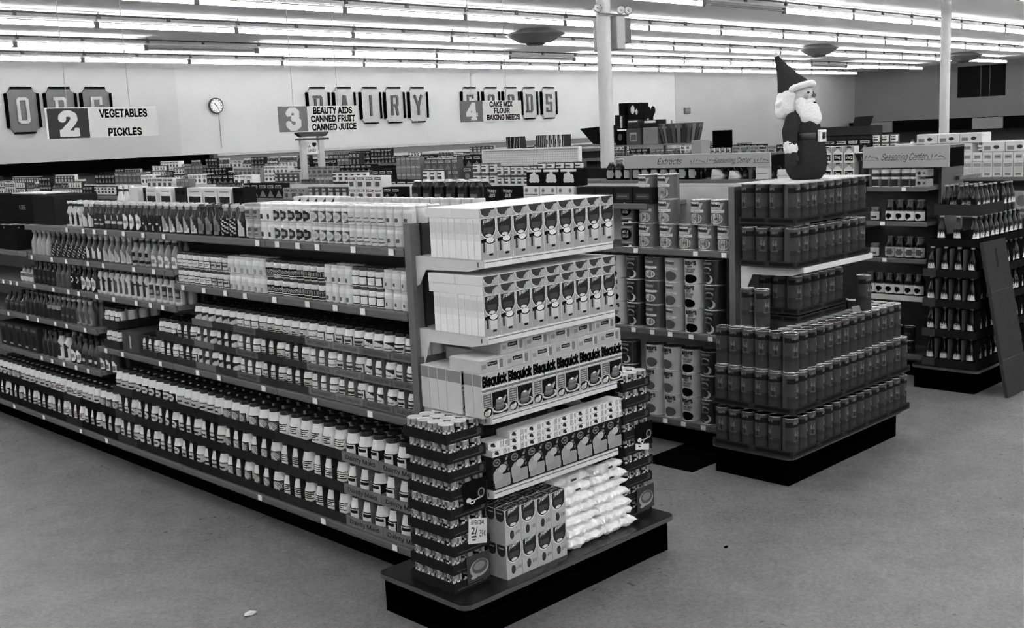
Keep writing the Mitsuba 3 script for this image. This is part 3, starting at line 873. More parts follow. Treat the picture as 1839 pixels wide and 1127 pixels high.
for n, g, cap, band, art, words, h in BL2:
    p = bottle('sauce_bottle', 0.035, h, g, cap, art, arc=1.1, z0=0.06, z1=0.66, band=band, body=0.5, cap_r=0.019, neck=0.45)
    rows = 2
    ys = span(y, y - 0.0883 * n, n)
    line_up(p, ys, 1.284, words + ' on the third left shelf', words + 's on the third left shelf', 'bottle', rows=rows, pitch=0.075)
    y -= 0.0883 * n
pb = bottle('sauce_bottle', 0.033, 0.185, 70, 50, None, body=0.5, cap_r=0.018)
line_up(pb, [6.455], 1.284, 'grey sauce bottle standing behind the white ones at the shelf end', 'sauce bottles at the open shelf end', 'bottle', rows=4, pitch=0.085, x=XF + 0.085)
BL3 = [
    (4, 45, 60, None, oval(75, 0, 130, 0.9, 0.3, 0.75, True), 'black jug with a thin grey mark', 0.15, 0.048, 0.108),
    (5, 42, 70, None, None, 'black bottle without a label', 0.19, 0.034, 0.09),
    (3, 70, 130, 120, lambda u, v: 150 if (u * 5 + v * 9) % 1.0 < 0.3 else 60, 'dark bottle with a flecked neck', 0.185, 0.034, 0.085),
    (3, 75, 180, None, bars((0.3, 0.5, 0.7), bg=70, ink=110), 'dark bottle with a pale cap', 0.185, 0.034, 0.09),
    (3, 115, 190, 150, flask(95, 150, 0.4), 'grey bottle with a pale neck beside the carton', 0.19, 0.034, 0.095),
]
y = 9.45
for n, g, cap, band, art, words, h, r, w in BL3:
    p = bottle('cooking_bottle', r, h, g, cap, art, arc=1.1, z0=0.06, z1=0.6, band=band, body=0.5, cap_r=0.02)
    line_up(p, span(y, y - w * n, n), 1.018, words + ' on the fourth left shelf', words + 's on the fourth left shelf', 'bottle', rows=2, pitch=2 * r + 0.01)
    y -= w * n
BL4 = [
    (3, 48, 55, None, None, 'black bottle without a label', 0.2, 0.034, 0.09),
    (2, 212, 45, 40, flask(60, 220, 0.7), 'tall white bottle with a dark arched label', 0.215, 0.045, 0.13),
    (2, 45, 60, None, oval(228, 0, 150, 0.85, 0.48, 0.35, True), 'black bottle with a white pointed label', 0.205, 0.038, 0.1),
    (3, 85, 55, 45, oval(60, 0, 200, 0.9, 0.4, 0.35, True), 'grey bottle with a dark round label', 0.2, 0.038, 0.1),
    (3, 70, 55, 45, oval(220, 0, 120, 0.85, 0.45, 0.25, True), 'grey bottle with a low white label', 0.2, 0.038, 0.1),
]
y = 8.75
for n, g, cap, band, art, words, h, r, w in BL4:
    p = bottle('vinegar_bottle', r, h, g, cap, art, arc=1.1, z0=0.06, z1=0.62, band=band, body=0.52, cap_r=0.02)
    line_up(p, span(y, y - w * n, n), 0.711, words + ' on the fifth left shelf', words + 's on the fifth left shelf', 'bottle', rows=2, pitch=2 * r + 0.008)
    y -= w * n
bx = Mesh().cham(-0.075, 0.075, 0, 0.28, 0, 0.2, 0.004, 62)
bx.poly(sbox(-0.055, 0.16, 0.055, 0.185), 95, 1).poly(disc(0.0, 0.09, 0.04, 0.05), 50, 1).poly(sbox(-0.03, 0.02, 0.03, 0.035), 150, 1)
bxp = ('dark_box', [('', bx.ply('paper'))])
for yy in span(9.6, 8.8, 5):
    put(bxp, XF + 0.012, yy, 0.711, LEFT, 'dark grey box with faint print on the fifth left shelf at the frame edge', 'box', 'dark boxes on the fifth left shelf')

# ------------- shelf 3: three tiers of mayonnaise jars in cut cardboard trays
LBL = [bars((0.25, 0.33, 0.6), (0.5, 0.62, 0.75), bg=205, ink=65, edge=60, half=0.86), bars((0.2, 0.28, 0.7), (0.45, 0.6, 0.5), (0.88, 1.0, 0.96), bg=195, ink=50),
       lambda u, v: 60 if v > 0.55 + 0.3 * u or v < 0.1 else 205, bars((0.3, 0.42, 0.7), (0.62, 0.7, 0.5), bg=222, ink=120, edge=65, half=0.85),
       lambda u, v: 55 if v > 0.86 - 0.35 * u and u > -0.7 else (110 if 0.3 < v < 0.42 and abs(u) < 0.6 else 215)]
WORDS = ['framed pale label', 'ruled grey label', 'label cut by a dark corner', 'black-edged label', 'label under a dark slanted top']
PINT = [jar('mayonnaise_jar', 0.0385, 0.132, 0.017, 236, 34, LBL[i], arc=1.15, z0=0.2, z1=0.68, lid_r=0.032, shoulder=0.7, neck=0.78, nu=14) for i in range(5)]
DK = [62, 66, 95, 78, 92]
for t, zt in enumerate((0.904, 1.043, 1.182)):
    for i in range(10):
        y1_ = 4.257 + 0.2485 * i
        if t == 2 and i == 9:
            continue
        yc = y1_ - 0.124
        style = (0, 4, 0, 3, 1, 1, 3, 2, 2, 0)[i]
        tg_ = (108, 108, 122, 118, 70, 66, 100, 70, 112, 70)[i]
        tr = tray(0.244, 0.4, 0.04, tg_, 'MAYONNAISE' if i in (2, 3) else ('SALAD DRESSING' if i in (0, 1, 6) else None), max(28, tg_ - 42), 2 if t < 2 else 0, 0.134) if (tg_, t < 2, i) not in CELL else CELL[tg_, t < 2, i]
        CELL[tg_, t < 2, i] = tr
        put_tray(tr, XF + 0.004, yc, zt, LEFT, f'mayonnaise jar tray, {("lowest", "middle", "top")[t]} tier, third shelf', 'mayonnaise trays on the third shelf, ' + ('lowest', 'middle', 'top')[t] + ' tier')
        for j in range(3):
            yy = yc + 0.0815 * (j - 1)
            w = f'mayonnaise jar with {WORDS[style]}, {("lowest", "middle", "top")[t]} tier, third shelf'
            g_ = f'mayonnaise jars with a {WORDS[style]}, {("lowest", "middle", "top")[t]} tier'
            put(PINT[style]['front'], XF + 0.052 + jit(0.002), yy, zt + 0.0045, LEFT + jit(14), w, 'jar', g_)
            for q in range(1, 5 if t == 2 else 2):
                heap('rear_mayonnaise_jars', PINT[0]['mesh'], rot(at=(XF + 0.052 + 0.0795 * q, yy, zt + 0.0045)), 'gloss', 'rear rows of mayonnaise jars showing dark lids on the third shelf', 'jars')
# the ragged far end of that shelf
tr = tray(0.244, 0.4, 0.04, 66, None, n_div=2, div_h=0.134)
tr0 = tray(0.244, 0.4, 0.055, 66)
for yc, zt, lab in ((6.62, 0.904, 'lowest far tray of jars beside the brown carton'), (6.62, 1.043, 'dark tray of jars stacked beside the brown carton')):
    put_tray(tr if zt < 1 else tr0, XF + 0.004, yc, zt, LEFT, lab)
    for j in range(3):
        for q in range(3 if zt > 1 else 1):
            put(PINT[3]['front'] if q == 0 else PINT[0]['back'], XF + 0.052 + 0.08 * q, yc + 0.0815 * (j - 1), zt + 0.0045, LEFT + jit(8), 'mayonnaise jar in the far ragged trays of the third shelf', 'jar', 'jars of the far ragged trays')
put_tray(tr, XF + 0.004, 6.88, 0.904, LEFT, 'low tray of jars right beside the brown carton')
for j in range(3):
    put(PINT[1]['front'], XF + 0.052, 6.88 + 0.0815 * (j - 1), 0.9085, LEFT + jit(8), 'mayonnaise jar in the low tray right of the brown carton', 'jar', 'jars right of the brown carton')
k = thing('carton', 'closed brown carton between the jar trays on the third shelf', 'carton')
part(k, 'body', Mesh().cham(XF + 0.006, XF + 0.38, 7.02, 7.26, 0.902, 1.045, 0.003, 85).ply('card'))
part(k, 'tape', Mesh().box(XF + 0.004, XF + 0.0065, 7.13, 7.15, 0.93, 1.02, 165).ply('paper'))
put_tray(tr0, XF + 0.004, 7.43, 0.904, LEFT, 'tray of jars left of the brown carton')
for j in range(3):
    put(PINT[3]['front'], XF + 0.052, 7.43 + 0.0815 * (j - 1), 0.9085, LEFT + jit(8), 'mayonnaise jar in the tray left of the brown carton', 'jar', 'jars left of the brown carton')
long_tray = tray(0.25, 0.4, 0.055, 60)
put_tray(long_tray, XF + 0.004, 7.43, 1.05, LEFT, 'dark tray of jars above the tray left of the brown carton')
for j in range(3):
    for q in range(4):
        put(PINT[3]['front'] if q == 0 else PINT[0]['back'], XF + 0.052 + 0.085 * q, 7.43 + 0.0815 * (j - 1), 1.0545, LEFT + jit(8), 'mayonnaise jar in the upper dark tray at the far end of the third shelf', 'jar', 'jars of the upper dark tray')

# ------------- bottom shelf: big jars, three tiers right, two tiers left
QL = [lambda u, v: (45 if 0.62 < v < 0.8 and abs(u) < 0.24 and (u * 14) % 1.0 < 0.7 else 60 if v < 0.22 and abs(u) < 0.2 else 222) if abs(u) < 0.36 and v < 0.95 else 38,
      bars((0.4, 0.5, 0.85), (0.6, 0.67, 0.6), (0.76, 0.84, 0.85), (0.92, 1.0, 0.95), bg=226, ink=45),
      lambda u, v: (215 if u ** 2 / 0.5 + (v - 0.5) ** 2 / 0.16 < 1 and (u * 4 + v * 7) % 1.0 > 0.45 else 105) if abs(u) < 0.85 and 0.06 < v < 0.92 else 40,
      bars((0.84, 0.94, 0.95), (0.45, 0.6, 0.6), bg=195, ink=50), oval(205, 38, 90, 0.72, 0.4, 0.56, False)]
QW = ['dark-cornered label', 'label ruled with black lines', 'grey scrollwork label', 'label with one dark line', 'black label with a pale oval']
QUART = [jar('mayonnaise_jar', 0.047 if i else 0.05, 0.176, 0.022, 238, 44, QL[i], arc=1.1 if i else 2.5, z0=0.2, z1=0.66 if i else 0.64, lid_r=0.037, shoulder=0.62 if i else 0.53, neck=0.74 if i else 0.7, nu=14 if i else 30, nv=12, ribs=i in (0, 1)) for i in range(5)]
QT = {}
yy0 = 4.09
edges = [4.402 + 0.327 * i for i in range(-1, 5)] + [5.71 + 0.293 * i for i in range(1, 5)] + [6.882 + 0.3 * i for i in range(1, 3)] + [7.482 + 0.3 * i for i in range(1, 9)]
STY = [0, 0, 1, 1, 2, 2, 3, 3, 4, 4, 3, 2, 3, 1, 1, 3, 3, 2, 4]
TGY = [120, 120, 60, 60, 54, 54, 50, 50, 54, 54, 68, 44, 40, 60, 44, 44, 44, 44, 44]
for i, (a, b) in enumerate(zip(edges[:-1], edges[1:])):
    w, yc, st = b - a - 0.004, (a + b) / 2, STY[i]
    tiers = (0.217, 0.396, 0.576) if b < 7.6 else (0.217, 0.396)
    for t, zt in enumerate(tiers):
        last = t == len(tiers) - 1
        kk = (round(w, 3), TGY[i], last)
        if kk not in QT:
            QT[kk] = tray(w, 0.44, 0.056, TGY[i], 'Dainty Maid' if TGY[i] == 120 else None, 45, 0 if last else 2, 0.174)
        tn = ('lowest', 'middle', 'top')[t + (3 - len(tiers))] if len(tiers) == 3 else ('lower', 'upper')[t]
        put_tray(QT[kk], XF + 0.001, yc, zt, LEFT, f'big jar tray, {tn} tier, bottom shelf', f'big jar trays on the bottom shelf, {tn} tier')
        for j in range(3):
            yj = yc + (w / 3) * (j - 1)
            put(QUART[st]['front'], XF + 0.058 + jit(0.002), yj, zt + 0.0045, LEFT + jit(14), f'big mayonnaise jar with {QW[st]}, {tn} tier, bottom shelf', 'jar', f'big mayonnaise jars with a {QW[st]}, {tn} tier')
            for q in range(1, 4 if last and i < 10 else 2):
                heap('rear_big_jars', QUART[1]['mesh'], rot(at=(XF + 0.058 + 0.102 * q, yj, zt + 0.0045)), 'gloss', 'rear rows of big mayonnaise jars showing dark lids on the bottom shelf', 'jars')
# far-left extras on the top: a dark carton and crates of packets
k = thing('carton', 'tall dark carton standing at the far end of the top shelf behind the bottles', 'carton')
part(k, 'body', Mesh().cham(3.36, 3.7, 8.3, 8.72, 1.746, 1.965, 0.004, 52).ply('card'))
k = thing('carton', 'dark carton with pale lettering at the left frame edge', 'carton')
part(k, 'body', Mesh().cham(3.5, 3.72, 8.8, 9.9, 1.532, 1.965, 0.004, 42).ply('card'))
part(k, 'lettering', Mesh().text('K BEE', 0.035, 0, 1.84, 130, frame=((3.4995, 9.3, 0), (0, -1, 0), (0, 0, 1), (-1, 0, 0))).ply('paper'))
part(k, 'lid_strip', Mesh().box(3.5, 3.72, 8.85, 9.5, 1.966, 1.975, 205).ply('paper'))
cr = tray(0.5, 0.16, 0.2, 40)
k = put_tray(cr, 3.31, 9.25, 1.532, LEFT, 'tilted dark display crate of small packets on the far left shelf', None, 'crate')
pk = Mesh().cham(-0.045, 0.045, -0.05, 0.05, 0, 0.02, 0.004, 120).poly(sbox(-0.035, -0.02, 0.035, 0.02), 190, 1, ((0, 0, 0.02), (1, 0, 0), (0, 1, 0), (0, 0, 1)))
pkp = ('small_packet', [('', pk.ply('paper'))])
for i in range(15):
    put(pkp, 3.375 + 0.085 * (i % 2) + jit(0.01), 9.05 + 0.026 * i * 1.05, 1.70 + 0.002 * (i % 3), 90 + jit(20), 'small pale packet lying in the tilted dark crate at the far left', 'packet', 'packets in the dark crate')

# ---------------------------------------------------------------- end display of the nearest run
def side_plate(x0, x1, pts, g):
    """a vertical plate: pts are (y, z), thickness from x0 to x1"""
    p = Polygon(pts)
    e = trimesh.creation.extrude_polygon(p, x1 - x0, engine='earcut')
    v = np.stack([x0 + e.vertices[:, 2], e.vertices[:, 0], e.vertices[:, 1]], 1)
    tri = v[e.faces][:, ::-1].reshape(-1, 3)
    return Mesh().add(tri, np.arange(len(tri)).reshape(-1, 3), g)


def platform(name, lab, x0, x1, y0, y1, kx=0.03, top=0.2, g=45, cat='display platform'):
    k = thing(name, lab, cat)
    part(k, 'kick_board', Mesh().box(x0 + kx, x1 - kx, y0 + 0.035, y1 - 0.02, 0.0, top - 0.025, 8).ply('paper'))
    sh = sbox(x0, y0, x1, y1).buffer(-0.05).buffer(0.05)
    e = trimesh.creation.extrude_polygon(sh, 0.025, engine='earcut')
    v = e.vertices + [0, 0, top - 0.025]
    tri = v[e.faces].reshape(-1, 3)
    part(k, 'deck', Mesh().add(tri, np.arange(len(tri)).reshape(-1, 3), 34).ply('gloss', smooth=False))
    rim = sh.buffer(0.004).difference(sh.buffer(-0.002))
    e = trimesh.creation.extrude_polygon(rim, 0.021, engine='earcut')
    tri = (e.vertices + [0, 0, top - 0.023])[e.faces].reshape(-1, 3)
    part(k, 'edge_trim', Mesh().add(tri, np.arange(len(tri)).reshape(-1, 3), 88).ply('paint', smooth=False))
    return k


platform('display_platform', 'dark platform with rounded corners under the boxes and bags of the near end display', 3.02, 4.56, 3.462, 4.1)
k = thing('end_display_rack', 'grey and white end shelf rack holding boxes, facing the wide aisle', 'display rack')
EX0, EX1, EY, EB = 3.322, 4.214, 3.56, 4.03
part(k, 'upright', Mesh().box(3.292, 3.352, 4.03, 4.078, 0.2, 1.866, 112).ply('paint'))
part(k, 'upright', Mesh().box(4.184, 4.244, 4.03, 4.078, 0.2, 1.866, 112).ply('paint'))
part(k, 'slotted_edge', Mesh().box(3.352, 3.36, 4.02, 4.05, 0.2, 1.866, 20).ply('paint'))
part(k, 'back_panel', Mesh().box(3.352, 4.184, 4.05, 4.075, 0.2, 1.86, 70).ply('paint'))
for z, drop in ((1.711, 0.15), (1.362, 0.2), (0.99, 0.2), (0.634, 0.2)):
    ey = EY if z > 0.7 else EY + 0.005
    sk = part(k, 'shelf', Mesh().box(EX0, EX1, ey, EB + 0.02, z - 0.012, z, 215).box(EX0, EX1, ey, ey + 0.012, z - 0.036, z - 0.012, 215)
              .box(EX0, EX1, ey - 0.004, ey, z - 0.034, z - 0.002, 222).box(EX0 + 0.004, EX1 - 0.004, ey - 0.006, ey - 0.004, z - 0.012, z - 0.008, 120).ply('paint'))
    for xa in (EX0 - 0.004, EX1):
        scene[numbered(sk + '__bracket')] = side_plate(xa, xa + 0.004, [(ey, z), (EB + 0.02, z), (EB + 0.02, z - drop), (EB - 0.02, z - drop * 0.9), (EB - 0.07, z - 0.062), (ey + 0.1, z - 0.055), (ey, z - 0.034)], 222).ply('paint', smooth=False)
    for xa in (EX0 - 0.005, EX1 + 0.004):
        scene[numbered(sk + '__slot')] = Mesh().box(xa, xa + 0.001, ey + 0.03, ey + 0.036, z - 0.03, z - 0.01, 35).ply('paint')

# the script-lettered boxes
BW, BH, BD = 0.1005, 0.186, 0.0425
SH = Polygon([(-0.047, 0.182)] + [(0.047 * math.cos(t), 0.13 + 0.05 * math.sin(t)) for t in np.linspace(math.pi, 2 * math.pi, 14)] + [(0.047, 0.182)])


def shield(m, w, ztop, zmid, depth, lay=1, name='Pream', frame=None):
    s = Polygon([(-w, ztop)] + [(w * math.cos(t), zmid + depth * math.sin(t)) for t in np.linspace(math.pi, 2 * math.pi, 16)] + [(w, ztop)])
    m.poly(s, 214, lay, frame)
    s2 = Polygon([(-w * 0.93, ztop)] + [(w * 0.93 * math.cos(t), zmid + (depth - w * 0.1) * math.sin(t)) for t in np.linspace(math.pi, 2 * math.pi, 16)] + [(w * 0.93, ztop)])
    m.poly(s2, 58, lay + 1, frame)
    h = ztop - zmid
    m.poly(sbox(-w * 0.62, zmid - depth * 0.42, w * 0.62, zmid + h * 0.1), 84, lay + 2, frame)
    m.text(name, w * 0.42, 0, zmid + h * 0.42, 205, lay + 3, width=w * 1.25, slant=0.2, rise=0.34, frame=frame)
    m.poly(affinity.scale(disc(0, 0, w * 0.42, w * 0.16), 1, 1), 200, lay + 3, None if frame else ((0, 0, zmid - depth * 0.66), (1, 0, 0), (0, 0, 1), (0, -1, 0)))


def face_frame(y):
    return ((0, y, 0), (1, 0, 0), (0, 0, 1), (0, -1, 0))


def creamer_box():
    b = Mesh().cham(-BW / 2, BW / 2, 0, BD, 0, BH, 0.0015, 228)
    f = Mesh().poly(sbox(-BW / 2 + 0.001, 0.001, BW / 2 - 0.001, BH - 0.001), 158, 1)
    shield(f, 0.047, 0.184, 0.14, 0.048, 2)
    f.poly(affinity.rotate(sbox(-0.046, 0.078, -0.01, 0.094), 8), 30, 2).poly(sbox(-0.036, 0.035, -0.024, 0.085), 70, 2)      # the measuring cup print
    f.poly(sbox(-0.013, 0.028, 0.031, 0.084), 185, 2)
    for i in range(5):
        f.poly(sbox(-0.011 + 0.0085 * i, 0.032, -0.0085 + 0.0085 * i, 0.072), 205, 3)
    f.poly(disc(0.011, 0.082, 0.027, 0.0125), 35, 3).poly(disc(0.009, 0.087, 0.024, 0.0125), 215, 4).poly(sbox(0.0, 0.017, 0.024, 0.027), 45, 2)
    s = Mesh()
    for xx, nx in ((-BW / 2, -1),):
        fr = ((xx, BD / 2, 0), (0, -nx * 1.0, 0), (0, 0, 1), (nx, 0, 0))
        s.poly(sbox(-BD / 2 + 0.002, 0.003, BD / 2 - 0.002, BH * 0.46), 240, 1, fr)
        s.poly(sbox(-BD / 2 + 0.002, BH * 0.62, BD / 2 - 0.002, BH * 0.9), 214, 1, fr)
    return ('creamer_box', [('carton', b.ply('paper')), ('printed_front', f.ply('paper')), ('side_print', s.ply('paper'))])


def creamer_flat():
    w, h, d = BW, 0.0445, BH
    b = Mesh().cham(-w / 2, w / 2, 0, d, 0, h, 0.0015, 226)
    f = Mesh().poly(sbox(-w / 2 + 0.001, 0.001, w / 2 - 0.001, h - 0.001), 160, 1)
    f.poly(Polygon([(-0.047, h - 0.002), (-0.04, h * 0.4), (-0.02, h * 0.1), (0.008, h * 0.12), (0.016, h * 0.5), (0.018, h - 0.002)]), 205, 2)
    f.poly(Polygon([(-0.044, h - 0.002), (-0.037, h * 0.45), (-0.018, h * 0.17), (0.006, h * 0.18), (0.012, h * 0.5), (0.046, h * 0.9), (0.046, h - 0.002)]), 75, 3)
    for i in range(4):
        f.poly(sbox(0.022 + 0.006 * i, 0.004, 0.0255 + 0.006 * i, h * 0.78), 190, 4)
    return ('creamer_box', [('carton', b.ply('paper')), ('printed_end', f.ply('paper'))])


CB, CF = creamer_box(), creamer_flat()
for z0, rows, nflat in ((1.7115, 9, 1), (1.3625, 9, 2)):
    sh = 'top' if z0 > 1.5 else 'second'
    for i in range(9):
        x = 3.312 + 0.1028 * (i + 0.5)
        for q in range(8 if i == 0 else 1):
            put(CB, x + jit(0.0008), EY + 0.005 + q * (BD + 0.0005), z0, FRONT, f'upright creamer box with dark shield, {sh} rack shelf' if q == 0 else f'pale creamer box side behind the corner box, {sh} rack shelf',
                'box', f'creamer boxes on the {sh} shelf' + (', side column' if q else ''))
        for t in range(nflat):
            for q in range(2 if i == 0 or nflat == 1 or t == nflat - 1 else 1):
                put(CF, x + jit(0.001), EY + 0.006 + q * (BH + 0.001), z0 + BH + 0.0005 + t * 0.045, FRONT, f'creamer box lying flat, {sh} rack shelf, {("lower", "upper")[t] if nflat == 2 else "single"} layer' + (', behind' if q else ''),
                    'box', f'flat creamer boxes on the {sh} shelf, {("lower", "upper")[t] if nflat == 2 else "single"} layer' + (', behind' if q else ''))

# pancake mix
PW, PH, PD = 0.1635, 0.2075, 0.06


def pancake_front(f, w=PW):
    a = w / 2 - 0.001
    f.poly(sbox(-a, 0.001, a, PH - 0.001), 170, 1)
    f.text('Bisquick', 0.043, 0, 0.149, 18, 2, width=w * 0.96, weight=0.085)
    f.poly(sbox(-a, 0.134, a, 0.141), 205, 2).poly(sbox(-a, 0.122, a, 0.133), 120, 2).poly(sbox(-a, 0.119, a, 0.122), 205, 2)
    f.poly(sbox(-0.02, 0.008, a - 0.004, 0.112), 38, 2)
    f.poly(sbox(-a + 0.006, 0.05, -0.026, 0.11), 105, 2)
    for i in range(5):
        f.poly(sbox(-a + 0.01, 0.055 + i * 0.011, -0.032, 0.0595 + i * 0.011), 165, 3)
    f.poly(disc(0.03, 0.032, 0.052, 0.02).intersection(sbox(-0.02, 0.008, a - 0.004, 0.112)), 188, 3).poly(disc(0.026, 0.036, 0.04, 0.016), 40, 4)
    for i, (w_, g) in enumerate(((0.03, 105), (0.029, 125), (0.028, 110), (0.026, 130))):
        f.poly(disc(0.024, 0.038 + 0.011 * i, w_, 0.011), g, 5 + i)
    f.poly(disc(0.024, 0.079, 0.011, 0.005), 225, 9).poly(affinity.rotate(disc(0.055, 0.07, 0.007, 0.022), -35), 165, 5)
    f.poly(disc(-0.05, 0.026, 0.028, 0.022), 45, 3).poly(disc(-0.054, 0.022, 0.02, 0.013), 178, 4).poly(disc(-0.04, 0.032, 0.008), 205, 5)
    return f


b = Mesh().cham(-PW / 2, PW / 2, 0, PD, 0, PH, 0.0015, 192)
s = Mesh()
for xx, nx in ((-PW / 2, -1),):
    s.poly(sbox(-PD / 2 + 0.002, PH * 0.72, PD / 2 - 0.002, PH - 0.004), 140, 1, ((xx, PD / 2, 0), (0, -nx, 0), (0, 0, 1), (nx, 0, 0)))
PB = ('pancake_mix_box', [('carton', b.ply('paper')), ('printed_front', pancake_front(Mesh()).ply('paper')), ('side_print', s.ply('paper'))])
b = Mesh().cham(-PW / 2, PW / 2, 0, PH, 0, 0.061, 0.0015, 190)
f = Mesh().poly(sbox(-PW / 2 + 0.001, 0.001, PW / 2 - 0.001, 0.06), 168, 1).poly(sbox(-0.034, 0.03, 0.026, 0.048), 26, 2).text('Bisquick', 0.009, -0.004, 0.035, 150, 3, width=0.05)
f.poly(sbox(0.042, 0.012, 0.062, 0.05), 120, 2).poly(sbox(-0.072, 0.02, -0.045, 0.04), 140, 2).poly(sbox(0.033, 0.006, 0.037, 0.054), 205, 2)
PF = ('pancake_mix_box', [('carton', b.ply('paper')), ('printed_end', f.ply('paper'))])
for i in range(6):
    x = 3.268 + 0.1655 * (i + 0.5)
    for q in range(7 if i == 0 else 1):
        put(PB, x, EY - 0.004 + q * (PD + (0.009 if q == 2 else 0.001)), 0.991, FRONT, 'upright pancake mix box with black lettering and pancake picture' if q == 0 else 'pale pancake mix box side behind the corner box',
            'box', 'upright pancake mix boxes' + (', side column' if q else ''))
    if i:
        put(PF, x, EY + 0.002, 0.991 + PH + 0.0005, FRONT, 'pancake mix box lying flat, lower layer', 'box', 'flat pancake mix boxes, lower layer')
        put(PF, x - 0.004, EY + 0.03, 0.991 + PH + 0.062, FRONT, 'pancake mix box lying flat, upper layer', 'box', 'flat pancake mix boxes, upper layer')
put(PF, 3.268 + 0.0835, EY + 0.002, 0.991 + PH + 0.0005, FRONT, 'pancake mix box lying flat alone at the left corner of its shelf', 'box')
for i in range(1, 6):
    put(PF, 3.268 + 0.1655 * (i + 0.5), EY + 0.215, 0.991 + PH + 0.0005, FRONT, 'pancake mix box lying flat behind the front layer', 'box', 'rear flat pancake mix boxes')

# dark boxes with a pale shape, and the small boxes on top of them
OW, OH = 0.1158, 0.158
b = Mesh().cham(-OW / 2, OW / 2, 0, 0.14, 0, OH, 0.0015, 52)
f = Mesh().poly(sbox(-OW / 2 + 0.001, 0.001, OW / 2 - 0.001, OH - 0.001), 44, 1)
f.poly(sbox(-0.05, 0.006, 0.053, 0.066).buffer(-0.008).buffer(0.008), 150, 2).poly(Polygon([(-0.05, 0.04), (-0.052, 0.078), (-0.03, 0.098), (0.0, 0.082), (-0.006, 0.05)]).buffer(0.006), 158, 3)
f.poly(disc(0.002, 0.095, 0.026, 0.019), 178, 4).poly(disc(-0.032, 0.13, 0.024, 0.019), 120, 2).poly(disc(-0.032, 0.13, 0.017, 0.012), 60, 3).text('Owl', 0.009, -0.032, 0.126, 160, 4, width=0.02)
for xx, zz, ww, g in ((0.024, 0.115, 0.02, 120), (0.03, 0.135, 0.014, 140), (0.036, 0.145, 0.012, 100), (0.03, 0.1, 0.022, 95), (0.042, 0.082, 0.01, 110)):
    f.poly(sbox(xx - ww / 2, zz - 0.006, xx + ww / 2, zz + 0.006), g, 2)
OB = ('mix_box', [('carton', b.ply('paper')), ('printed_front', f.ply('paper'))])
b = Mesh().cham(-0.058, 0.058, 0, 0.09, 0, 0.0325, 0.001, 215)
f = Mesh().poly(sbox(-0.0572, 0.001, 0.0572, 0.0315), 218, 1).poly(disc(-0.032, 0.018, 0.013, 0.008), 55, 2).poly(disc(-0.024, 0.012, 0.008, 0.006), 70, 2)
for i in range(3):
    f.poly(sbox(0.012 + 0.008 * i, 0.002, 0.0165 + 0.008 * i, 0.03), 140, 2)
f.poly(sbox(-0.055, 0.026, -0.01, 0.029), 120, 2).poly(sbox(0.042, 0.006, 0.054, 0.026), 165, 2)
SB = ('small_box', [('carton', b.ply('paper')), ('printed_front', f.ply('paper'))])
for i in range(8):
    x = 3.328 + 0.1166 * (i + 0.5)
    put(OB, x, EY + 0.012, 0.6345, FRONT, 'dark mix box with a pale bird-like shape on the lowest rack shelf', 'box', 'dark mix boxes on the lowest rack shelf')
    for t in range(3):
        if i == 0 and t == 2:
            continue
        put(SB, x + jit(0.001), EY + 0.01 + (0.02 if i == 0 and t == 1 else 0), 0.6345 + OH + 0.0005 + t * 0.033, FRONT + (-6 if i == 0 and t == 1 else 0), f'small white box with dark blot and grey stripes, {("lowest", "middle", "top")[t]} layer', 'box', f'small white boxes on the dark mix boxes, {("lowest", "middle", "top")[t]} layer')

# big boxes and bags on the platform
DW, DH, DD = 0.1035, 0.17, 0.062
b = Mesh().cham(-DW / 2, DW / 2, 0, DD, 0, DH, 0.0015, 165)
f = Mesh().poly(sbox(-DW / 2 + 0.001, 0.001, DW / 2 - 0.001, DH - 0.001), 172, 1)
shield(f, 0.048, 0.168, 0.125, 0.05, 2)
f.poly(disc(-0.008, 0.043, 0.0165, 0.024), 196, 2).poly(disc(-0.008, 0.043, 0.0145, 0.022), 72, 3).text('69¢', 0.018, 0.031, 0.036, 105, 2, width=0.028)
s = Mesh()
for i, nx in ((0, -1),):
    fr = ((-DW / 2, DD / 2, 0), (0, 1, 0), (0, 0, 1), (-1, 0, 0))
    sp = Polygon([(-0.028, DH - 0.002)] + [(0.028 * math.cos(t), 0.14 + 0.03 * math.sin(t)) for t in np.linspace(math.pi, 2 * math.pi, 12)] + [(0.028, DH - 0.002)])
    s.poly(sp, 62, 1, fr)
    s.poly(sbox(-0.018, 0.148, 0.018, 0.155), 150, 2, fr)
tp = Mesh()
fr = ((0, DD / 2, DH), (1, 0, 0), (0, 1, 0), (0, 0, 1))
tp.poly(sbox(-DW / 2 + 0.002, -DD / 2 + 0.002, DW / 2 - 0.002, DD / 2 - 0.002), 62, 1, fr)
for xx, yy, ww in ((-0.03, -0.015, 0.02), (0.02, -0.02, 0.016), (0.0, 0.0, 0.05), (0.025, 0.018, 0.02), (-0.02, 0.02, 0.014)):
    tp.poly(sbox(xx - ww / 2, yy - 0.003, xx + ww / 2, yy + 0.003), 150, 2, fr)
DB = ('creamer_carton', [('carton', b.ply('paper')), ('printed_front', f.ply('paper')), ('side_print', s.ply('paper')), ('top_print', tp.ply('paper'))])
for t in range(2):
    for i in range(4):
        for q in range(3 if t == 1 else (2 if i == 0 else 1)):
            put(DB, 3.347 + 0.1045 * (i + 0.5), 3.53 + q * (DD + 0.001), 0.2 + t * (DH + 0.001), FRONT, f'grey creamer carton with egg-shaped spot, {("lower", "upper")[t]} platform row' if q == 0 else f'grey creamer carton behind the front ones, {("lower", "upper")[t]} platform row',
                'box', f'creamer cartons on the platform, {("lower", "upper")[t]} row' + (', behind' if q else ''))


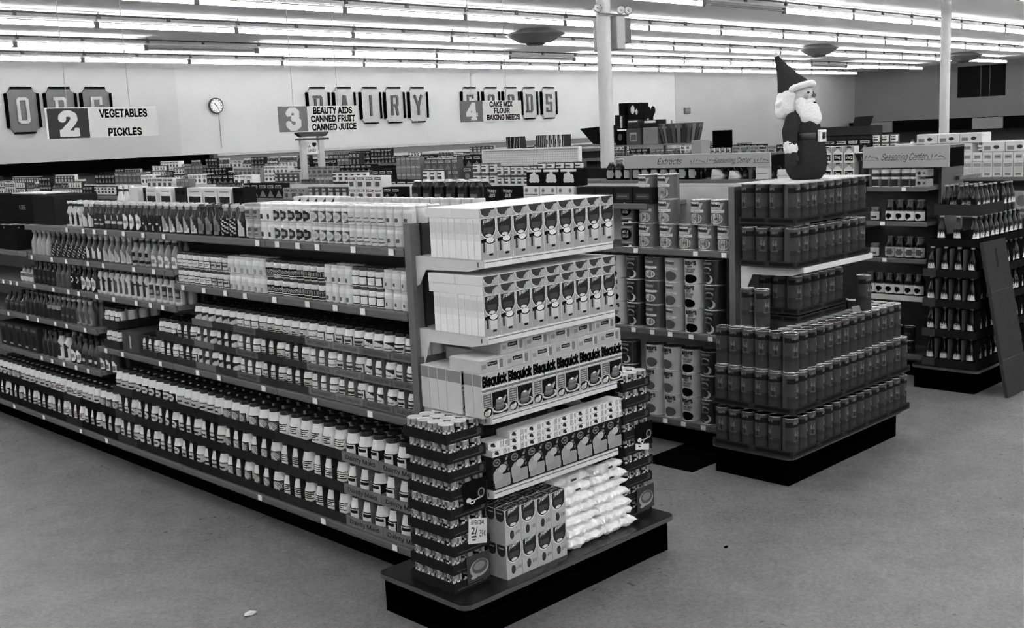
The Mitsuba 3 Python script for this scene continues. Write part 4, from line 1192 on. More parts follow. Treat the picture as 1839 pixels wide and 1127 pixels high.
def bag(seed, w=0.268, d=0.4, h=0.056):
    nu, nv = 34, 40
    u, v = np.meshgrid(np.linspace(-1, 1, nu), np.linspace(-1, 1, nv))
    out = []
    for s in (1, -1):
        e = (1 - np.abs(u) ** 7) * (1 - np.abs(v) ** 9)
        p = np.stack([u * w / 2, v * d / 2, s * np.clip(e, 0, 1) ** 0.45 * h / 2 * 0.92], -1)
        nz = meshkit.fbm(np.stack([p[..., 0] * 28 + seed * 7, p[..., 1] * 28, p[..., 2] * 28 + seed], -1), 3, seed) - 0.5
        edge = np.clip(e * 4, 0, 1)
        p[..., 2] += nz * 0.03 * edge * s + h / 2
        p[..., 1] += (meshkit.noise(np.stack([p[..., 0] * 75, p[..., 2] * 60 + seed, p[..., 1] * 0 + 3], -1), seed) - 0.5) * 0.034 * np.clip(np.abs(v) * 3 - 2, 0, 1)
        p[..., 0] += (meshkit.noise(np.stack([p[..., 1] * 60, p[..., 2] * 60 + seed, p[..., 1] * 0 + 9], -1), seed + 3) - 0.5) * 0.02 * np.clip(np.abs(u) * 3 - 2, 0, 1)
        out.append(p)
    m = Mesh()
    idx = np.arange(nu * nv).reshape(nv, nu)
    q = np.stack([idx[:-1, :-1], idx[:-1, 1:], idx[1:, 1:], idx[1:, :-1]], -1).reshape(-1, 4)
    m.add(out[0].reshape(-1, 3), q, 240)
    m.add(out[1].reshape(-1, 3), q[:, ::-1], 240)
    return m


BG = [('bag', [('wrapper', bag(sd).ply('card'))]) for sd in range(5)]
bl = Mesh().poly(sbox(-0.085, -0.185, 0.085, -0.09), 40, 1, ((0, 0, 0.067), (1, 0, 0), (0, 1, 0), (0, 0, 1)))
bl.poly(sbox(-0.07, -0.13, 0.07, -0.122), 120, 2, ((0, 0, 0.067), (1, 0, 0), (0, 1, 0), (0, 0, 1))).poly(sbox(-0.07, -0.155, 0.06, -0.147), 120, 2, ((0, 0, 0.067), (1, 0, 0), (0, 1, 0), (0, 0, 1)))
bl = bl.ply('paper')
bf = Mesh().poly(sbox(-0.018, -0.006, 0.018, 0.006), 75, 1, ((0.0, -0.212, 0.034), (1, 0, 0), (0, 0, 1), (0, -1, 0))).ply('paper')
for col, (bx_, n) in enumerate(((3.913, 7), (4.175, 7))):
    for t in range(n):
        top = t == n - 1
        proto = BG[(t * 2 + col) % 5]
        parts = list(proto[1]) + ([('dark_label', bl)] if top else []) + ([('front_mark', bf)] if t >= n - 2 else [])
        put(('sack', parts), bx_ + jit(0.004), 3.735 + jit(0.01) + 0.012 * t, 0.2 + 0.05 * t, jit(3),
            ('white rumpled bag with a dark label on top of the ' + ('right' if col else 'left') + ' bag stack') if top else 'white rumpled bag in the stacks on the near platform', 'bag', None if top else 'white bags stacked on the platform')

# towers of canned goods in trays at both ends
def zig(u, v):
    if v > 0.8:
        return 60 if u < -0.55 else (150 if (u * 9) % 1.0 < 0.7 else 90)
    if v > 0.58:
        return 30 if -0.62 < u < -0.28 else (185 if (u * 8 + v * 3) % 1.0 < 0.55 else 120)
    if v > 0.4:
        return 225 if (u * 3 + v * 6) % 1.0 < 0.6 else 60
    return 70


TC = can('short_can', 0.0364, 0.083, 85, zig, arc=2.2, nu=22, nv=8, n=20, top=215, rim=225, metal=False)
tt = tray(0.228, 0.303, 0.049, 48)
tr_print = Mesh().poly(sbox(-0.09, 0.012, 0.09, 0.016), 90, 1).poly(disc(0.085, 0.027, 0.014, 0.016), 80, 1).ply('paper')
for cx, side, n in ((3.199, 'left', 9), (4.432, 'right', 9)):
    wob = random.Random(3 if side == 'left' else 8)
    for t in range(n):
        dx, dy = wob.uniform(-0.006, 0.006), wob.uniform(-0.008, 0.004)
        z = 0.2 + 0.0877 * t
        key = put_tray(('can_tray', tt[1] + [('print', tr_print)]), cx + dx, 3.606 + dy, z, FRONT, f'dark cardboard tray of short cans in the {side} tower of the near platform', f'can trays of the {side} tower', 'cardboard tray')
        for i in range(3):
            for j in range(4):
                if t < n - 1 and not (j == 0 or (i == 0 and side == 'left') or (i == 2 and side == 'right')):
                    continue
                ang = FRONT if j == 0 and i else (LEFT + 45 if j == 0 else LEFT)
                if side == 'right':
                    ang = FRONT if j == 0 else 90
                put(TC['front'], cx + dx + 0.0745 * (i - 1), 3.606 + dy + 0.042 + 0.0738 * j, z + 0.0045, ang + jit(20), f'short can with zigzag label, {nth(t)} tray from bottom, {side} tower' if t < n - 1 else f'bare-lidded short can on top of the {side} tray tower', 'can',
                    f'short cans in the {side} tower, {nth(t)} tray' if t < n - 1 else f'cans on top of the {side} tower')
    for zc, lab, kind in ((0.58, 'dark fruit picture card on the upper tray of the {} tower', 0), (0.225, 'dish picture card on the lowest tray of the {} tower', 1)):
        kx = thing('picture_card', lab.format(side), 'picture card')
        ox = cx + 0.02 if side == 'left' else cx + 0.03
        m = Mesh().box(ox - 0.06, ox + 0.085, 3.5965, 3.598, zc, zc + 0.13, 30 if kind == 0 else 75)
        part(kx, 'card', m.ply('paper'))
        fr = ((ox + 0.012, 3.5965, zc), (1, 0, 0), (0, 0, 1), (0, -1, 0))
        p = Mesh()
        if kind == 0:
            p.poly(disc(-0.04, 0.04, 0.016, 0.012), 205, 1, fr).poly(disc(-0.018, 0.028, 0.016, 0.011), 215, 1, fr).poly(disc(-0.018, 0.028, 0.01, 0.006), 40, 2, fr).poly(disc(0.04, 0.06, 0.022, 0.024), 120, 1, fr).poly(disc(0.04, 0.06, 0.014, 0.016), 45, 2, fr)
            p.poly(Polygon([(-0.01, 0.03), (0.05, 0.038), (0.05, 0.044), (-0.01, 0.037)]), 170, 3, fr)
        else:
            p.poly(disc(0.005, 0.06, 0.06, 0.042), 150, 1, fr).poly(disc(0.008, 0.066, 0.05, 0.034), 95, 2, fr).poly(disc(0.005, 0.07, 0.036, 0.02), 130, 3, fr).poly(disc(-0.03, 0.022, 0.02, 0.008), 160, 2, fr)
        part(kx, 'picture', p.ply('paper'))
    kx = thing('special_sign', f'small white tilted SPECIAL card on the {side} can tower', 'price card')
    zc = 0.405 if side == 'left' else 0.565
    ox = cx + 0.03 if side == 'left' else cx + 0.02
    t_ = np.array(T().translate([ox, 3.592, zc]).rotate([0, 1, 0], 12).rotate([1, 0, 0], -8).matrix, float)
    part(kx, 'card', Mesh().box(-0.058, 0.058, 0, 0.002, 0, 0.115, 205).move(t_).ply('paper'))
    p = Mesh().text('SPECIAL', 0.018, 0, 0.088, 55, 1, width=0.09)
    p.text('2/', 0.03, -0.022, 0.045, 40, 1, width=0.04).text('39¢', 0.03, 0.03, 0.03, 70, 1, width=0.04).poly(sbox(-0.04, 0.028, -0.008, 0.036), 60, 1).poly(sbox(-0.035, 0.014, -0.012, 0.021), 60, 1)
    part(kx, 'lettering', p.move(t_).ply('paper'))

# ---------------------------------------------------------------- the stack of tall cans on the second end display
platform('display_platform', 'dark platform under the stack of tall dark cans', 5.82, 7.33, 3.515, 4.12, top=0.2)
k = thing('end_display_rack', 'grey end rack with one white shelf inside the stack of tall dark cans', 'display rack')
part(k, 'upright', Mesh().box(6.09, 6.17, 4.092, 4.138, 0.2, 1.866, 112).ply('paint'))
part(k, 'upright', Mesh().box(6.98, 7.06, 4.092, 4.138, 0.2, 1.866, 112).ply('paint'))
part(k, 'back_panel', Mesh().box(6.17, 6.98, 4.105, 4.13, 0.2, 1.86, 110).ply('paint'))
z, ey, xa0, xa1 = 1.357, 3.6, 6.115, 7.02
sk = part(k, 'shelf', Mesh().box(xa0, xa1, ey, 4.06, z - 0.012, z, 215).box(xa0, xa1, ey - 0.004, ey + 0.01, z - 0.036, z, 222).ply('paint'))
for xa in (xa0 - 0.004, xa1):
    scene[numbered(sk + '__bracket')] = side_plate(xa, xa + 0.004, [(ey, z), (4.06, z), (4.06, z - 0.2), (4.02, z - 0.16), (3.97, z - 0.062), (ey + 0.08, z - 0.058), (ey, z - 0.034)], 222).ply('paint', smooth=False)


def tall(u, v):
    if v > 0.9:
        return 92
    if v > 0.82:
        return 46
    if v > 0.66:
        return 88 if abs(u) < 0.3 and (u * 12) % 1.0 < 0.6 else 78
    if v > 0.46:
        return 58 if abs(u) < 0.14 else 80
    return 66 if v > 0.3 else 72


JC = can('juice_can', 0.0505, 0.247, 82, tall, arc=1.5, nu=20, nv=14, top=185, rim=165, n=20, texts=[("LIBBY'S", 0.013, 0, 0.211, 120, 0.05), ('46', 0.03, 0, 0.135, 118, 0.035), ('TOMATO JUICE', 0.008, 0, 0.098, 110, 0.05)])
TLAB = 'tall dark juice can, {}'


def tall_can(x, y, z, tier, front=True, ang=None):
    put(JC['front'] if front else JC['back'], x, y, z, (FRONT if ang is None else ang) + jit(25), TLAB.format(tier) if front else 'tall can behind the front ones showing only its lid, ' + tier, 'can', f'tall juice cans, {tier}' + ('' if front else ', rear'))


def can_tray_front(x0, x1, y0, y1, z, n, tier, dn=2):
    w = (x1 - x0) / n
    for i in range(n):
        p = Mesh()
        m = Mesh()
        tr_ = tray(w - 0.002, y1 - y0, 0.042, 62)
        pr = Mesh().poly(sbox(-w * 0.44, 0.012, w * 0.44, 0.034), 40, 1).poly(sbox(-w * 0.42, 0.014, w * 0.42, 0.032), 48, 2)
        for j in range(5):
            pr.poly(sbox(-w * 0.36 + j * w * 0.15, 0.018, -w * 0.25 + j * w * 0.15, 0.028), 34, 3)
        parts = tr_[1] + [('print', pr.ply('paper'))]
        if i == 0:
            dd = y1 - y0
            ps2 = Mesh()
            for j in range(dn):
                fr = ((-w / 2 + 0.001, (j + 0.5) * dd / dn, 0), (0, -1, 0), (0, 0, 1), (-1, 0, 0))
                ps2.poly(sbox(-dd / dn * 0.42, 0.012, dd / dn * 0.42, 0.034), 40, 2, fr)
            parts = parts + [('print', ps2.ply('paper'))]
        put_tray(('can_tray', parts), x0 + w * (i + 0.5), y0, z, FRONT, f'dark tall-can tray, {tier}', f'juice can trays, {tier}')


PX0, PX1, PY0, PY1 = 5.80, 7.375, 3.485, 4.088
for t, z in enumerate((0.201, 0.4775)):
    tier = ('lowest tier', 'second tier')[t]
    can_tray_front(PX0, PX1, PY0, PY1, z, 5, tier)
    for i in range(15):
        for j in range(6):
            edge = j == 0 or i == 0 or i == 14
            if not edge and not (t == 1 and j == 1):
                continue
            tall_can(PX0 + 0.0525 + 0.105 * i, PY0 + 0.0535 + 0.0995 * j, z + 0.0045, tier, True, LEFT if i == 0 and j else FRONT)
for i in range(14):
    for j in range(6):
        if i in (0, 13) or j in (0, 1):
            tall_can(5.905 + 0.105 * i, 3.565 + 0.0995 * j, 0.7285, 'third tier', j == 0 or i == 0, LEFT if i == 0 and j else FRONT)
for x, y in ((5.99, 3.93), (5.985, 3.82), (6.87, 3.585)):
    tall_can(x, y, 0.976, 'loose cans on the third tier', True, -45 if x < 6.5 else 0)
can_tray_front(6.2, 6.83, 3.69, 4.03, 1.03, 2, 'tray under the white shelf', 3)
can_tray_front(6.2, 6.83, 3.69, 4.03, 0.98, 2, 'lower tray under the white shelf', 3)
for i in range(6):
    for j in range(3):
        if i == 0 or j == 0:
            tall_can(6.2525 + 0.105 * i, 3.745 + 0.105 * j, 1.035, 'tray under the white shelf', True, LEFT if i == 0 and j else FRONT)
for z, tier in ((1.3575, 'lower tray on the white shelf'), (1.634, 'top tray')):
    can_tray_front(6.03, 6.98, 3.605, 4.02, z, 3, tier)
    for i in range(9):
        for j in range(4):
            if i in (0, 8) or j == 0:
                tall_can(6.03 + 0.0528 + 0.1055 * i, 3.66 + 0.1035 * j, z + 0.0045, tier, True, LEFT if i == 0 and j else FRONT)
single('cover_sheet', Mesh().box(6.02, 6.99, 3.6, 4.04, 1.888, 1.893, 205).box(6.1, 6.7, 3.62, 3.9, 1.8935, 1.8955, 215).ply('paper'), 'white cardboard sheet on the top tray of tall cans under the bearded doll', 'cardboard sheet')
k = thing('price_card', 'small grey tilted card on the ledge of the tall can stack', 'price card')
part(k, 'card', Mesh().box(-0.035, 0.035, 0, 0.002, 0, 0.05, 130).move(rot(rz=-20, rx=-20, at=(6.74, 3.56, 0.98))).ply('paper'))
part(k, 'clip', Mesh().box(-0.04, -0.01, -0.004, 0.0, 0.0, 0.008, 200).move(rot(rz=-20, at=(6.74, 3.56, 0.98))).ply('paint'))

# the big cans on the shelves behind that stack
R_, H_ = 0.0775, 0.172


BIG = {}


def bigcan(kind):
    if kind in BIG:
        return BIG[kind]
    R = R_ * 0.985
    if kind == 'bean':
        c = can('big_can', R_, H_, 190, None, top=150, rim=120, texts=[("BUSH'S", 0.026, 0.0, 0.132, 18, 0.09), ('BEST', 0.011, 0, 0.115, 60, 0.04), ('PORK AND', 0.013, 0, 0.094, 105, 0.08), ('BEANS', 0.013, 0, 0.077, 105, 0.06)],
                shapes=[(disc(0.0, 0.036, 0.05, 0.031), 22)])
    elif kind == 'bean2':
        c = can('big_can', R_, H_, 185, None, top=150, rim=120, texts=[("BUSH'S", 0.026, 0.0, 0.132, 18, 0.09), ('BEST', 0.011, 0, 0.115, 60, 0.04)], shapes=[(disc(0.0, 0.045, 0.046, 0.034), 95)])
    elif kind == 'veg':
        c = can('big_can', R_, H_, 105, None, top=150, rim=110, texts=[('Stokely', 0.02, -0.004, 0.128, 60, 0.08)],
                shapes=[(sbox(-0.05, 0.142, 0.03, 0.158), 200), (Polygon([(-0.05, 0.108), (0.04, 0.108), (0.058, 0.152), (0.03, 0.148), (0.02, 0.125), (-0.05, 0.128)]), 175), (sbox(-0.055, 0.086, 0.06, 0.106), 205), (sbox(-0.05, 0.092, 0.035, 0.097), 90),
                        (disc(0.0, 0.045, 0.05, 0.036), 190), (disc(0.0, 0.046, 0.045, 0.031), 96), (disc(0.004, 0.046, 0.012, 0.009), 75)])
    elif kind == 'pale':
        c = can('big_can', R_, H_, 160, None, top=150, rim=110, texts=[('Stokely', 0.018, -0.004, 0.13, 80, 0.075)],
                shapes=[(sbox(-0.045, 0.142, 0.03, 0.155), 205), (sbox(-0.05, 0.088, 0.055, 0.104), 195), (sbox(-0.045, 0.093, 0.03, 0.097), 80), (disc(0.0, 0.045, 0.046, 0.034), 92)])
    elif kind == 'oval':
        c = can('big_can', R_, H_, 86, None, top=150, rim=110, texts=[('Stokely', 0.018, -0.004, 0.13, 150, 0.075)],
                shapes=[(sbox(-0.055, 0.09, 0.055, 0.106), 215), (sbox(-0.045, 0.096, 0.04, 0.1), 80), (disc(0.0, 0.05, 0.045, 0.027), 205), (disc(0.0, 0.05, 0.036, 0.02), 110)])
    elif kind == 'dark':
        c = can('big_can', R_, H_, 46, None, top=150, rim=95, texts=[('PEACHES', 0.013, 0, 0.142, 135, 0.075), ('SWEET', 0.011, 0, 0.078, 110, 0.06)],
                shapes=[(disc(0.0, 0.108, 0.032, 0.018).difference(disc(-0.004, 0.1, 0.03, 0.018)), 150), (disc(0.012, 0.04, 0.034, 0.03).difference(disc(0.002, 0.046, 0.028, 0.027)), 185), (disc(-0.012, 0.04, 0.02, 0.02), 62)])
    else:
        c = can('big_can', R_, H_, 40, None, top=150, rim=105, texts=[('APPLE', 0.02, 0, 0.098, 185, 0.055), ('SAUCE', 0.02, 0, 0.072, 185, 0.055)], shapes=[(sbox(-0.062, 0.02, 0.062, 0.155), 108), (disc(0, 0.092, 0.052, 0.042), 24)])
        c['front'][1][3] = ('paper_label', Mesh().poly(sbox(-0.062, 0.02, 0.062, 0.155), 108, 1, bend=R).poly(disc(0, 0.092, 0.052, 0.042), 24, 2, bend=R).text('APPLE', 0.02, 0, 0.098, 185, 3, width=0.055, bend=R).text('SAUCE', 0.02, 0, 0.07, 185, 3, width=0.055, bend=R)
                            .poly(sbox(-0.05, 0.138, 0.05, 0.148), 165, 3, bend=R).poly(sbox(-0.05, 0.03, 0.05, 0.038), 165, 3, bend=R).poly(sbox(-0.03, 0.158, -0.012, 0.17), 225, 3, bend=R).poly(sbox(0.03, 0.003, 0.05, 0.016), 235, 3, bend=R).ply('paper'))
    BIG[kind] = c
    return c


BIGLAB = {'bean': 'big pale bean can with a black bean picture', 'bean2': 'big pale bean can with a grey round picture', 'veg': 'big dark can with a white script panel and ringed circle', 'pale': 'big grey can with a dull round picture',
          'oval': 'big dark can with a white oval', 'dark': 'big black can with pale curved fruit', 'apple': 'big black apple sauce can with a framed label'}


def big(kind, y, z, where, deep=0, a=0, x=None):
    put(bigcan(kind)['front'], (G2 - HALF + 0.012 + R_ + deep * 0.162) if x is None else x, y, z, LEFT + a + jit(4), BIGLAB[kind] + ', ' + where, 'can', BIGLAB[kind] + ', ' + where)


Z1, Z2, Z3 = 1.431, 0.851, 0.2145
for t, row in enumerate(([('apple', 5.05, 0), ('veg', 4.885, 0), ('veg', 4.70, 0), ('veg', 4.533, 0), ('veg', 4.371, 0), ('veg', 4.212, 0)], [('apple', 5.047, 0), ('veg', 4.879, 0), ('veg', 4.707, 0), ('veg', 4.265, 0)], [('veg', 4.88, 0), ('veg', 4.708, 0)])):
    for kind, y, deep in row:
        big(kind, y, Z1 + t * (H_ + 0.001), ('lowest', 'second', 'top')[t] + ' layer on the upper shelf', deep)
big('veg', 4.427, Z1 + H_ + 0.001, 'second layer on the upper shelf', 0)
for t in range(3):
    for kind, y in (('bean', 5.181), ('dark', 5.015), ('oval', 4.84), ('pale', 4.66), ('bean', 4.49), ('dark', 4.33)):
        if y > 4.12:
            big(kind, y, Z2 + t * (H_ + 0.0005), ('lowest', 'second', 'top')[t] + ' layer on the middle shelf', 0, jit(8))
    for y in (5.345, 5.505):
        big('dark', y, Z2 + t * (H_ + 0.0005), ('lowest', 'second', 'top')[t] + ' layer on the middle shelf')
for t in range(3):
    for kind, y in (('bean2', 4.85), ('bean2', 4.69), ('bean', 4.53), ('dark', 4.37)):
        big(kind, y, Z3 + t * (H_ + 0.0005), ('lowest', 'second', 'top')[t] + ' layer on the bottom shelf', 0, jit(10))
    big('dark', 5.09, Z3 + t * (H_ + 0.0005), ('lowest', 'second', 'top')[t] + ' layer on the bottom shelf')
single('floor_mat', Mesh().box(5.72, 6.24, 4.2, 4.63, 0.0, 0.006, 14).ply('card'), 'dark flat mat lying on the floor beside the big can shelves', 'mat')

# ---------------------------------------------------------------- the bearded felt doll
FD = math.atan2(0.37, 0.93)


def blob(shape_pts, refine=0.012, smooth=8, noise=0.0, freq=30, seed=1):
    import manifold3d as m3
    tot = None
    for chain in shape_pts:
        for (p, r), (q, s) in zip(chain[:-1], chain[1:]):
            a = m3.Manifold.sphere(r, 20).translate(list(p))
            b2 = m3.Manifold.sphere(s, 20).translate(list(q))
            hll = m3.Manifold.batch_hull([a, b2])
            tot = hll if tot is None else tot + hll
    tot = tot.refine_to_length(refine)
    mm = tot.to_mesh()
    t = trimesh.Trimesh(mm.vert_properties[:, :3], mm.tri_verts)
    trimesh.smoothing.filter_taubin(t, iterations=smooth)
    if noise:
        nrm = t.vertex_normals
        t.vertices = t.vertices + nrm * ((meshkit.fbm(np.array(t.vertices) * freq, 3, seed) - 0.5) * noise)[:, None]
    return t


k = thing('felt_doll', 'large felt doll of a white-bearded man in a tall pointed hat and belted robe', 'doll')
DT = T().translate([6.41, 3.765, 1.8965]).rotate([0, 0, 1], 4).scale(0.975)


def dp(name, tm, g, bsdf='felt', lab=None):
    m = tm if isinstance(tm, Mesh) else Mesh().raw(tm, g)
    key = part(k, name, {**m.ply(bsdf), 'to_world': DT}, lab)


# local: front is -y, its right hand at -x
robe = blob([[((0, 0, 0.1), 0.098), ((0, 0, 0.03), 0.03)], [((0, -0.012, 0.1), 0.138), ((0, -0.01, 0.16), 0.138), ((0, -0.004, 0.26), 0.112), ((0, 0, 0.36), 0.104), ((0, 0.012, 0.42), 0.085), ((0, 0.03, 0.5), 0.06)],
             [((-0.095, 0.03, 0.39), 0.055), ((-0.145, 0.03, 0.32), 0.052), ((-0.163, 0.018, 0.235), 0.045)], [((0.095, 0.03, 0.39), 0.055), ((0.145, 0.025, 0.32), 0.052), ((0.158, 0.005, 0.235), 0.045)]])
robe.vertices[:, 2] = np.maximum(robe.vertices[:, 2], 0.0)
dp('robe', robe, 62)
dp('head', blob([[((0, 0.03, 0.53), 0.078), ((0, 0.022, 0.56), 0.076)], [((0, -0.045, 0.53), 0.02), ((0, 0.0, 0.545), 0.03)]]), 190)
dp('hat', blob([[((0, 0.02, 0.612), 0.056), ((0.0, 0.09, 0.572), 0.086)], [((0, 0.02, 0.612), 0.056), ((-0.02, 0.105, 0.66), 0.068)], [((0.0, 0.09, 0.572), 0.092), ((-0.02, 0.105, 0.66), 0.07), ((-0.04, 0.142, 0.745), 0.036), ((-0.06, 0.168, 0.812), 0.014)]], smooth=6, noise=0.006), 66)
dp('pompom', blob([[((-0.061, 0.17, 0.823), 0.017), ((-0.062, 0.171, 0.827), 0.017)]], noise=0.008, freq=80), 225)
ring = [((0.084 * math.cos(a), 0.035 + 0.088 * math.sin(a), 0.597 - 0.03 * math.sin(a)), 0.021) for a in np.linspace(math.pi * 0.95, 2.05 * math.pi, 12)]
dp('hat_brim', blob([ring], noise=0.012, freq=55), 232)
dp('beard', blob([[((0, -0.005, 0.485), 0.066), ((0, -0.035, 0.44), 0.072), ((0, -0.055, 0.4), 0.066)], [((-0.052, 0.0, 0.5), 0.042), ((-0.058, -0.035, 0.405), 0.045)], [((0.052, 0.0, 0.5), 0.042), ((0.058, -0.035, 0.405), 0.045)]], noise=0.016, freq=38, smooth=5), 232)
dp('hair', blob([[((-0.06, 0.075, 0.55), 0.05), ((-0.066, 0.085, 0.46), 0.058)], [((0.06, 0.075, 0.55), 0.05), ((0.066, 0.085, 0.46), 0.058)], [((-0.05, 0.11, 0.5), 0.068), ((0.05, 0.11, 0.5), 0.068)], [((-0.05, 0.12, 0.54), 0.05), ((-0.05, 0.125, 0.45), 0.055)]], noise=0.016, freq=38, smooth=5), 232)
for sx in (-1, 1):
    dp('moustache', blob([[((0.008 * sx, -0.062, 0.518), 0.012), ((0.04 * sx, -0.045, 0.505), 0.011)]], noise=0.005, freq=60), 236)
    dp('eye', trimesh.creation.icosphere(2, 0.0095).apply_translation((0.031 * sx, -0.043, 0.567)), 16, 'gloss')
    dp('cheek', trimesh.creation.icosphere(2, 0.018).apply_translation((0.04 * sx, -0.032, 0.54)), 165)
    dp('cuff', blob([[((-0.165, 0.02, 0.235), 0.044), ((-0.168, 0.012, 0.205), 0.046)]] if sx < 0 else [[((0.158, 0.005, 0.235), 0.044), ((0.16, 0.0, 0.205), 0.046)]], noise=0.012, freq=55), 228)
    mx = -0.17 if sx < 0 else 0.163
    my = 0.01 if sx < 0 else 0.0
    fing = [[((mx, my, 0.19), 0.036), ((mx, my - 0.004, 0.145), 0.041), ((mx, my - 0.012, 0.115), 0.032)], [((mx, my - 0.02, 0.17), 0.02), ((mx - 0.0 * sx, my - 0.045, 0.135), 0.016)]]
    dp('mitten', blob(fing), 66)
dp('nose', trimesh.creation.icosphere(2, 0.014).apply_translation((0, -0.07, 0.548)), 120)
dp('mouth', blob([[((-0.011, -0.071, 0.498), 0.009), ((0.011, -0.071, 0.498), 0.009)]], refine=0.006), 24)
belt = Mesh()
for zz0, zz1 in ((0.262, 0.305),):
    belt.lathe([(18, [(0.1145, zz0 - 0.004), (0.121, zz0), (0.1195, zz1), (0.112, zz1 + 0.004)])], 40, 0, -0.003)
dp('belt', belt, 18, 'gloss')
bk = sbox(-0.045, -0.034, 0.045, 0.034).buffer(0.006).difference(sbox(-0.031, -0.022, 0.031, 0.022))
e = trimesh.creation.extrude_polygon(bk, 0.012, engine='earcut')
vv = np.stack([e.vertices[:, 0], -0.136 + 0.7 * e.vertices[:, 0] ** 2 / 0.12 - e.vertices[:, 2], 0.284 + e.vertices[:, 1]], 1)
tri = vv[e.faces].reshape(-1, 3)
dp('buckle', Mesh().add(tri, np.arange(len(tri)).reshape(-1, 3), 225), 225, 'gloss', 'pale square belt buckle')

# ---------------------------------------------------------------- third end display: soda bottles in trays, a leaning carton sleeve
platform('display_platform', 'dark platform under the trays of dark soda bottles at the right', 8.77, 10.3, 3.575, 4.14)


def bell(u, v):
    if abs(u) > 0.95 - 0.45 * v:
        return None
    return 90 if (0.25 < v < 0.4 or 0.55 < v < 0.68) and abs(u) < 0.5 and (u * 9) % 1.0 < 0.65 else 226


SODA = bottle('soda_bottle', 0.036, 0.243, 16, 150, bell, arc=1.1, z0=0.26, z1=0.52, body=0.52, neck=0.38, cap_h=0.05, n=16, cap_r=0.0165, r1=0.0345)
sx0, sy0 = 8.815, 3.615
for t in range(4):
    z = 0.201 + 0.2505 * t
    for i in range(3):
        trs = tray(0.43, 0.45, 0.062, 44, n_div=3, div_h=0.225)
        put_tray(('bottle_tray', [p for p in trs[1]]), sx0 + 0.215 + 0.435 * i, sy0, z, FRONT, f'dark soda bottle tray, {nth(t)} tier from the platform', f'soda bottle trays, tier {t + 1} from the platform', 'cardboard tray')
        if i == 0:
            key = thing('tray_divider_card', f'upright grey divider cards in the {nth(t)} soda bottle tier from the platform', 'divider card')
            for j in range(1, 4):
                part(key, 'card', Mesh().box(sx0 - 0.001, sx0 + 0.1, sy0 + 0.1125 * j - 0.002, sy0 + 0.1125 * j + 0.002, z + 0.06, z + 0.235, 92).ply('card'))
            part(key, 'corner_flap', Mesh().box(sx0 - 0.004, sx0, sy0 + 0.34, sy0 + 0.45, z, z + 0.065, 72).ply('card'))
    for i in range(12):
        for j in range(4):
            if i and j:
                continue
            put(SODA['front'], sx0 + 0.055 + 0.1087 * i, sy0 + 0.056 + 0.1125 * j, z + 0.0045, (LEFT if i == 0 and (j or t < 4) else FRONT) + jit(16), f'dark soda bottle with bell-shaped label, {nth(t)} tier', 'bottle', f'soda bottles, {nth(t)} tier')
put_tray(tray(1.02, 0.42, 0.06, 36, name='bottle_tray'), 9.38, 3.635, 1.2035, FRONT, 'wide dark tray of soda bottles above the fourth tier')
for i in range(10):
    for j in range(3):
        if i and j:
            continue
        put(SODA['front'], 8.93 + 0.1 * i, 3.69 + 0.135 * j, 1.208, (LEFT if i == 0 and j else FRONT - (30 if i == 0 else 0)) + jit(10), 'dark soda bottle in the wide tray above the fourth tier', 'bottle', 'soda bottles in the wide tray')
put_tray(tray(0.5, 0.38, 0.09, 62, name='bottle_tray'), 9.2, 3.66, 1.453, FRONT, 'topmost grey tray of soda bottles at the right')
for i in range(5):
    for j in range(3):
        put(SODA['front'], 9.0 + 0.095 * i, 3.715 + 0.12 * j, 1.4575, FRONT + jit(30), 'dark soda bottle in the topmost grey tray', 'bottle', 'soda bottles in the topmost tray')
for i in range(3):
    put(SODA['front'], 9.5 + 0.09 * i, 3.7, 1.453, FRONT + jit(15), 'dark soda bottle standing loose right of the topmost tray', 'bottle', 'loose soda bottles beside the topmost tray')
k = thing('carton_sleeve', 'tall flat brown carton sleeve leaning against the soda bottle trays', 'carton')
lean = math.degrees(math.atan2(0.235, 1.25))
mt = rot(rx=-lean, at=(8.83, 3.345, 0.001))
part(k, 'body', Mesh().cham(0.0, 0.45, 0.0, 0.03, 0.0, 1.27, 0.003, 74).move(mt).ply('card'))
part(k, 'seam', Mesh().box(0.001, 0.449, -0.001, 0.0, 0.86, 0.865, 92).box(0.001, 0.449, -0.001, 0.0, 0.30, 0.305, 92).move(mt).ply('card'))
part(k, 'print', Mesh().box(0.2, 0.24, -0.001, 0.0, 1.05, 1.2, 58).move(mt).ply('card'))

k = thing('end_panel', 'dark upright end panel with a rounded corner closing the shelf run behind the soda trays', 'panel')
ep = sbox(9.24, 0.2, 9.68, 1.87).buffer(-0.05).buffer(0.05)
part(k, 'board', slab(ep, 0.0, 4.135, 0.0, 0.025, 58).ply('paint', smooth=False))

# shelves behind those trays
lab1 = lambda u, v: None if abs(u) > 0.95 else (25 if (u + 0.1) ** 2 / 0.2 + (v - 0.42) ** 2 / 0.09 < 1 else (215 if v < 0.9 else 120))
JB = bottle('juice_bottle', 0.047, 0.19, 20, 75, lab1, arc=1.25, z0=0.05, z1=0.5, body=0.62, neck=0.6, cap_h=0.07, n=16)
lab2 = lambda u, v: None if abs(u) > 0.95 else (90 if u ** 2 / 0.3 + (v - 0.5) ** 2 / 0.1 < 1 else 165)
JB2 = bottle('juice_bottle', 0.047, 0.19, 20, 70, lab2, arc=1.25, z0=0.05, z1=0.5, body=0.62, neck=0.6, cap_h=0.07, n=16)
lab3 = lambda u, v: None if abs(u) > 0.97 else (200 if v > 0.75 else (70 if v > 0.6 else (205 if 0.42 < v < 0.56 else (60 if abs(u) < 0.5 else 120))))
WJ = can('banded_can', 0.046, 0.15, 110, lab3, arc=1.5, rim=190, top=205)
XS = G3 - HALF + 0.012
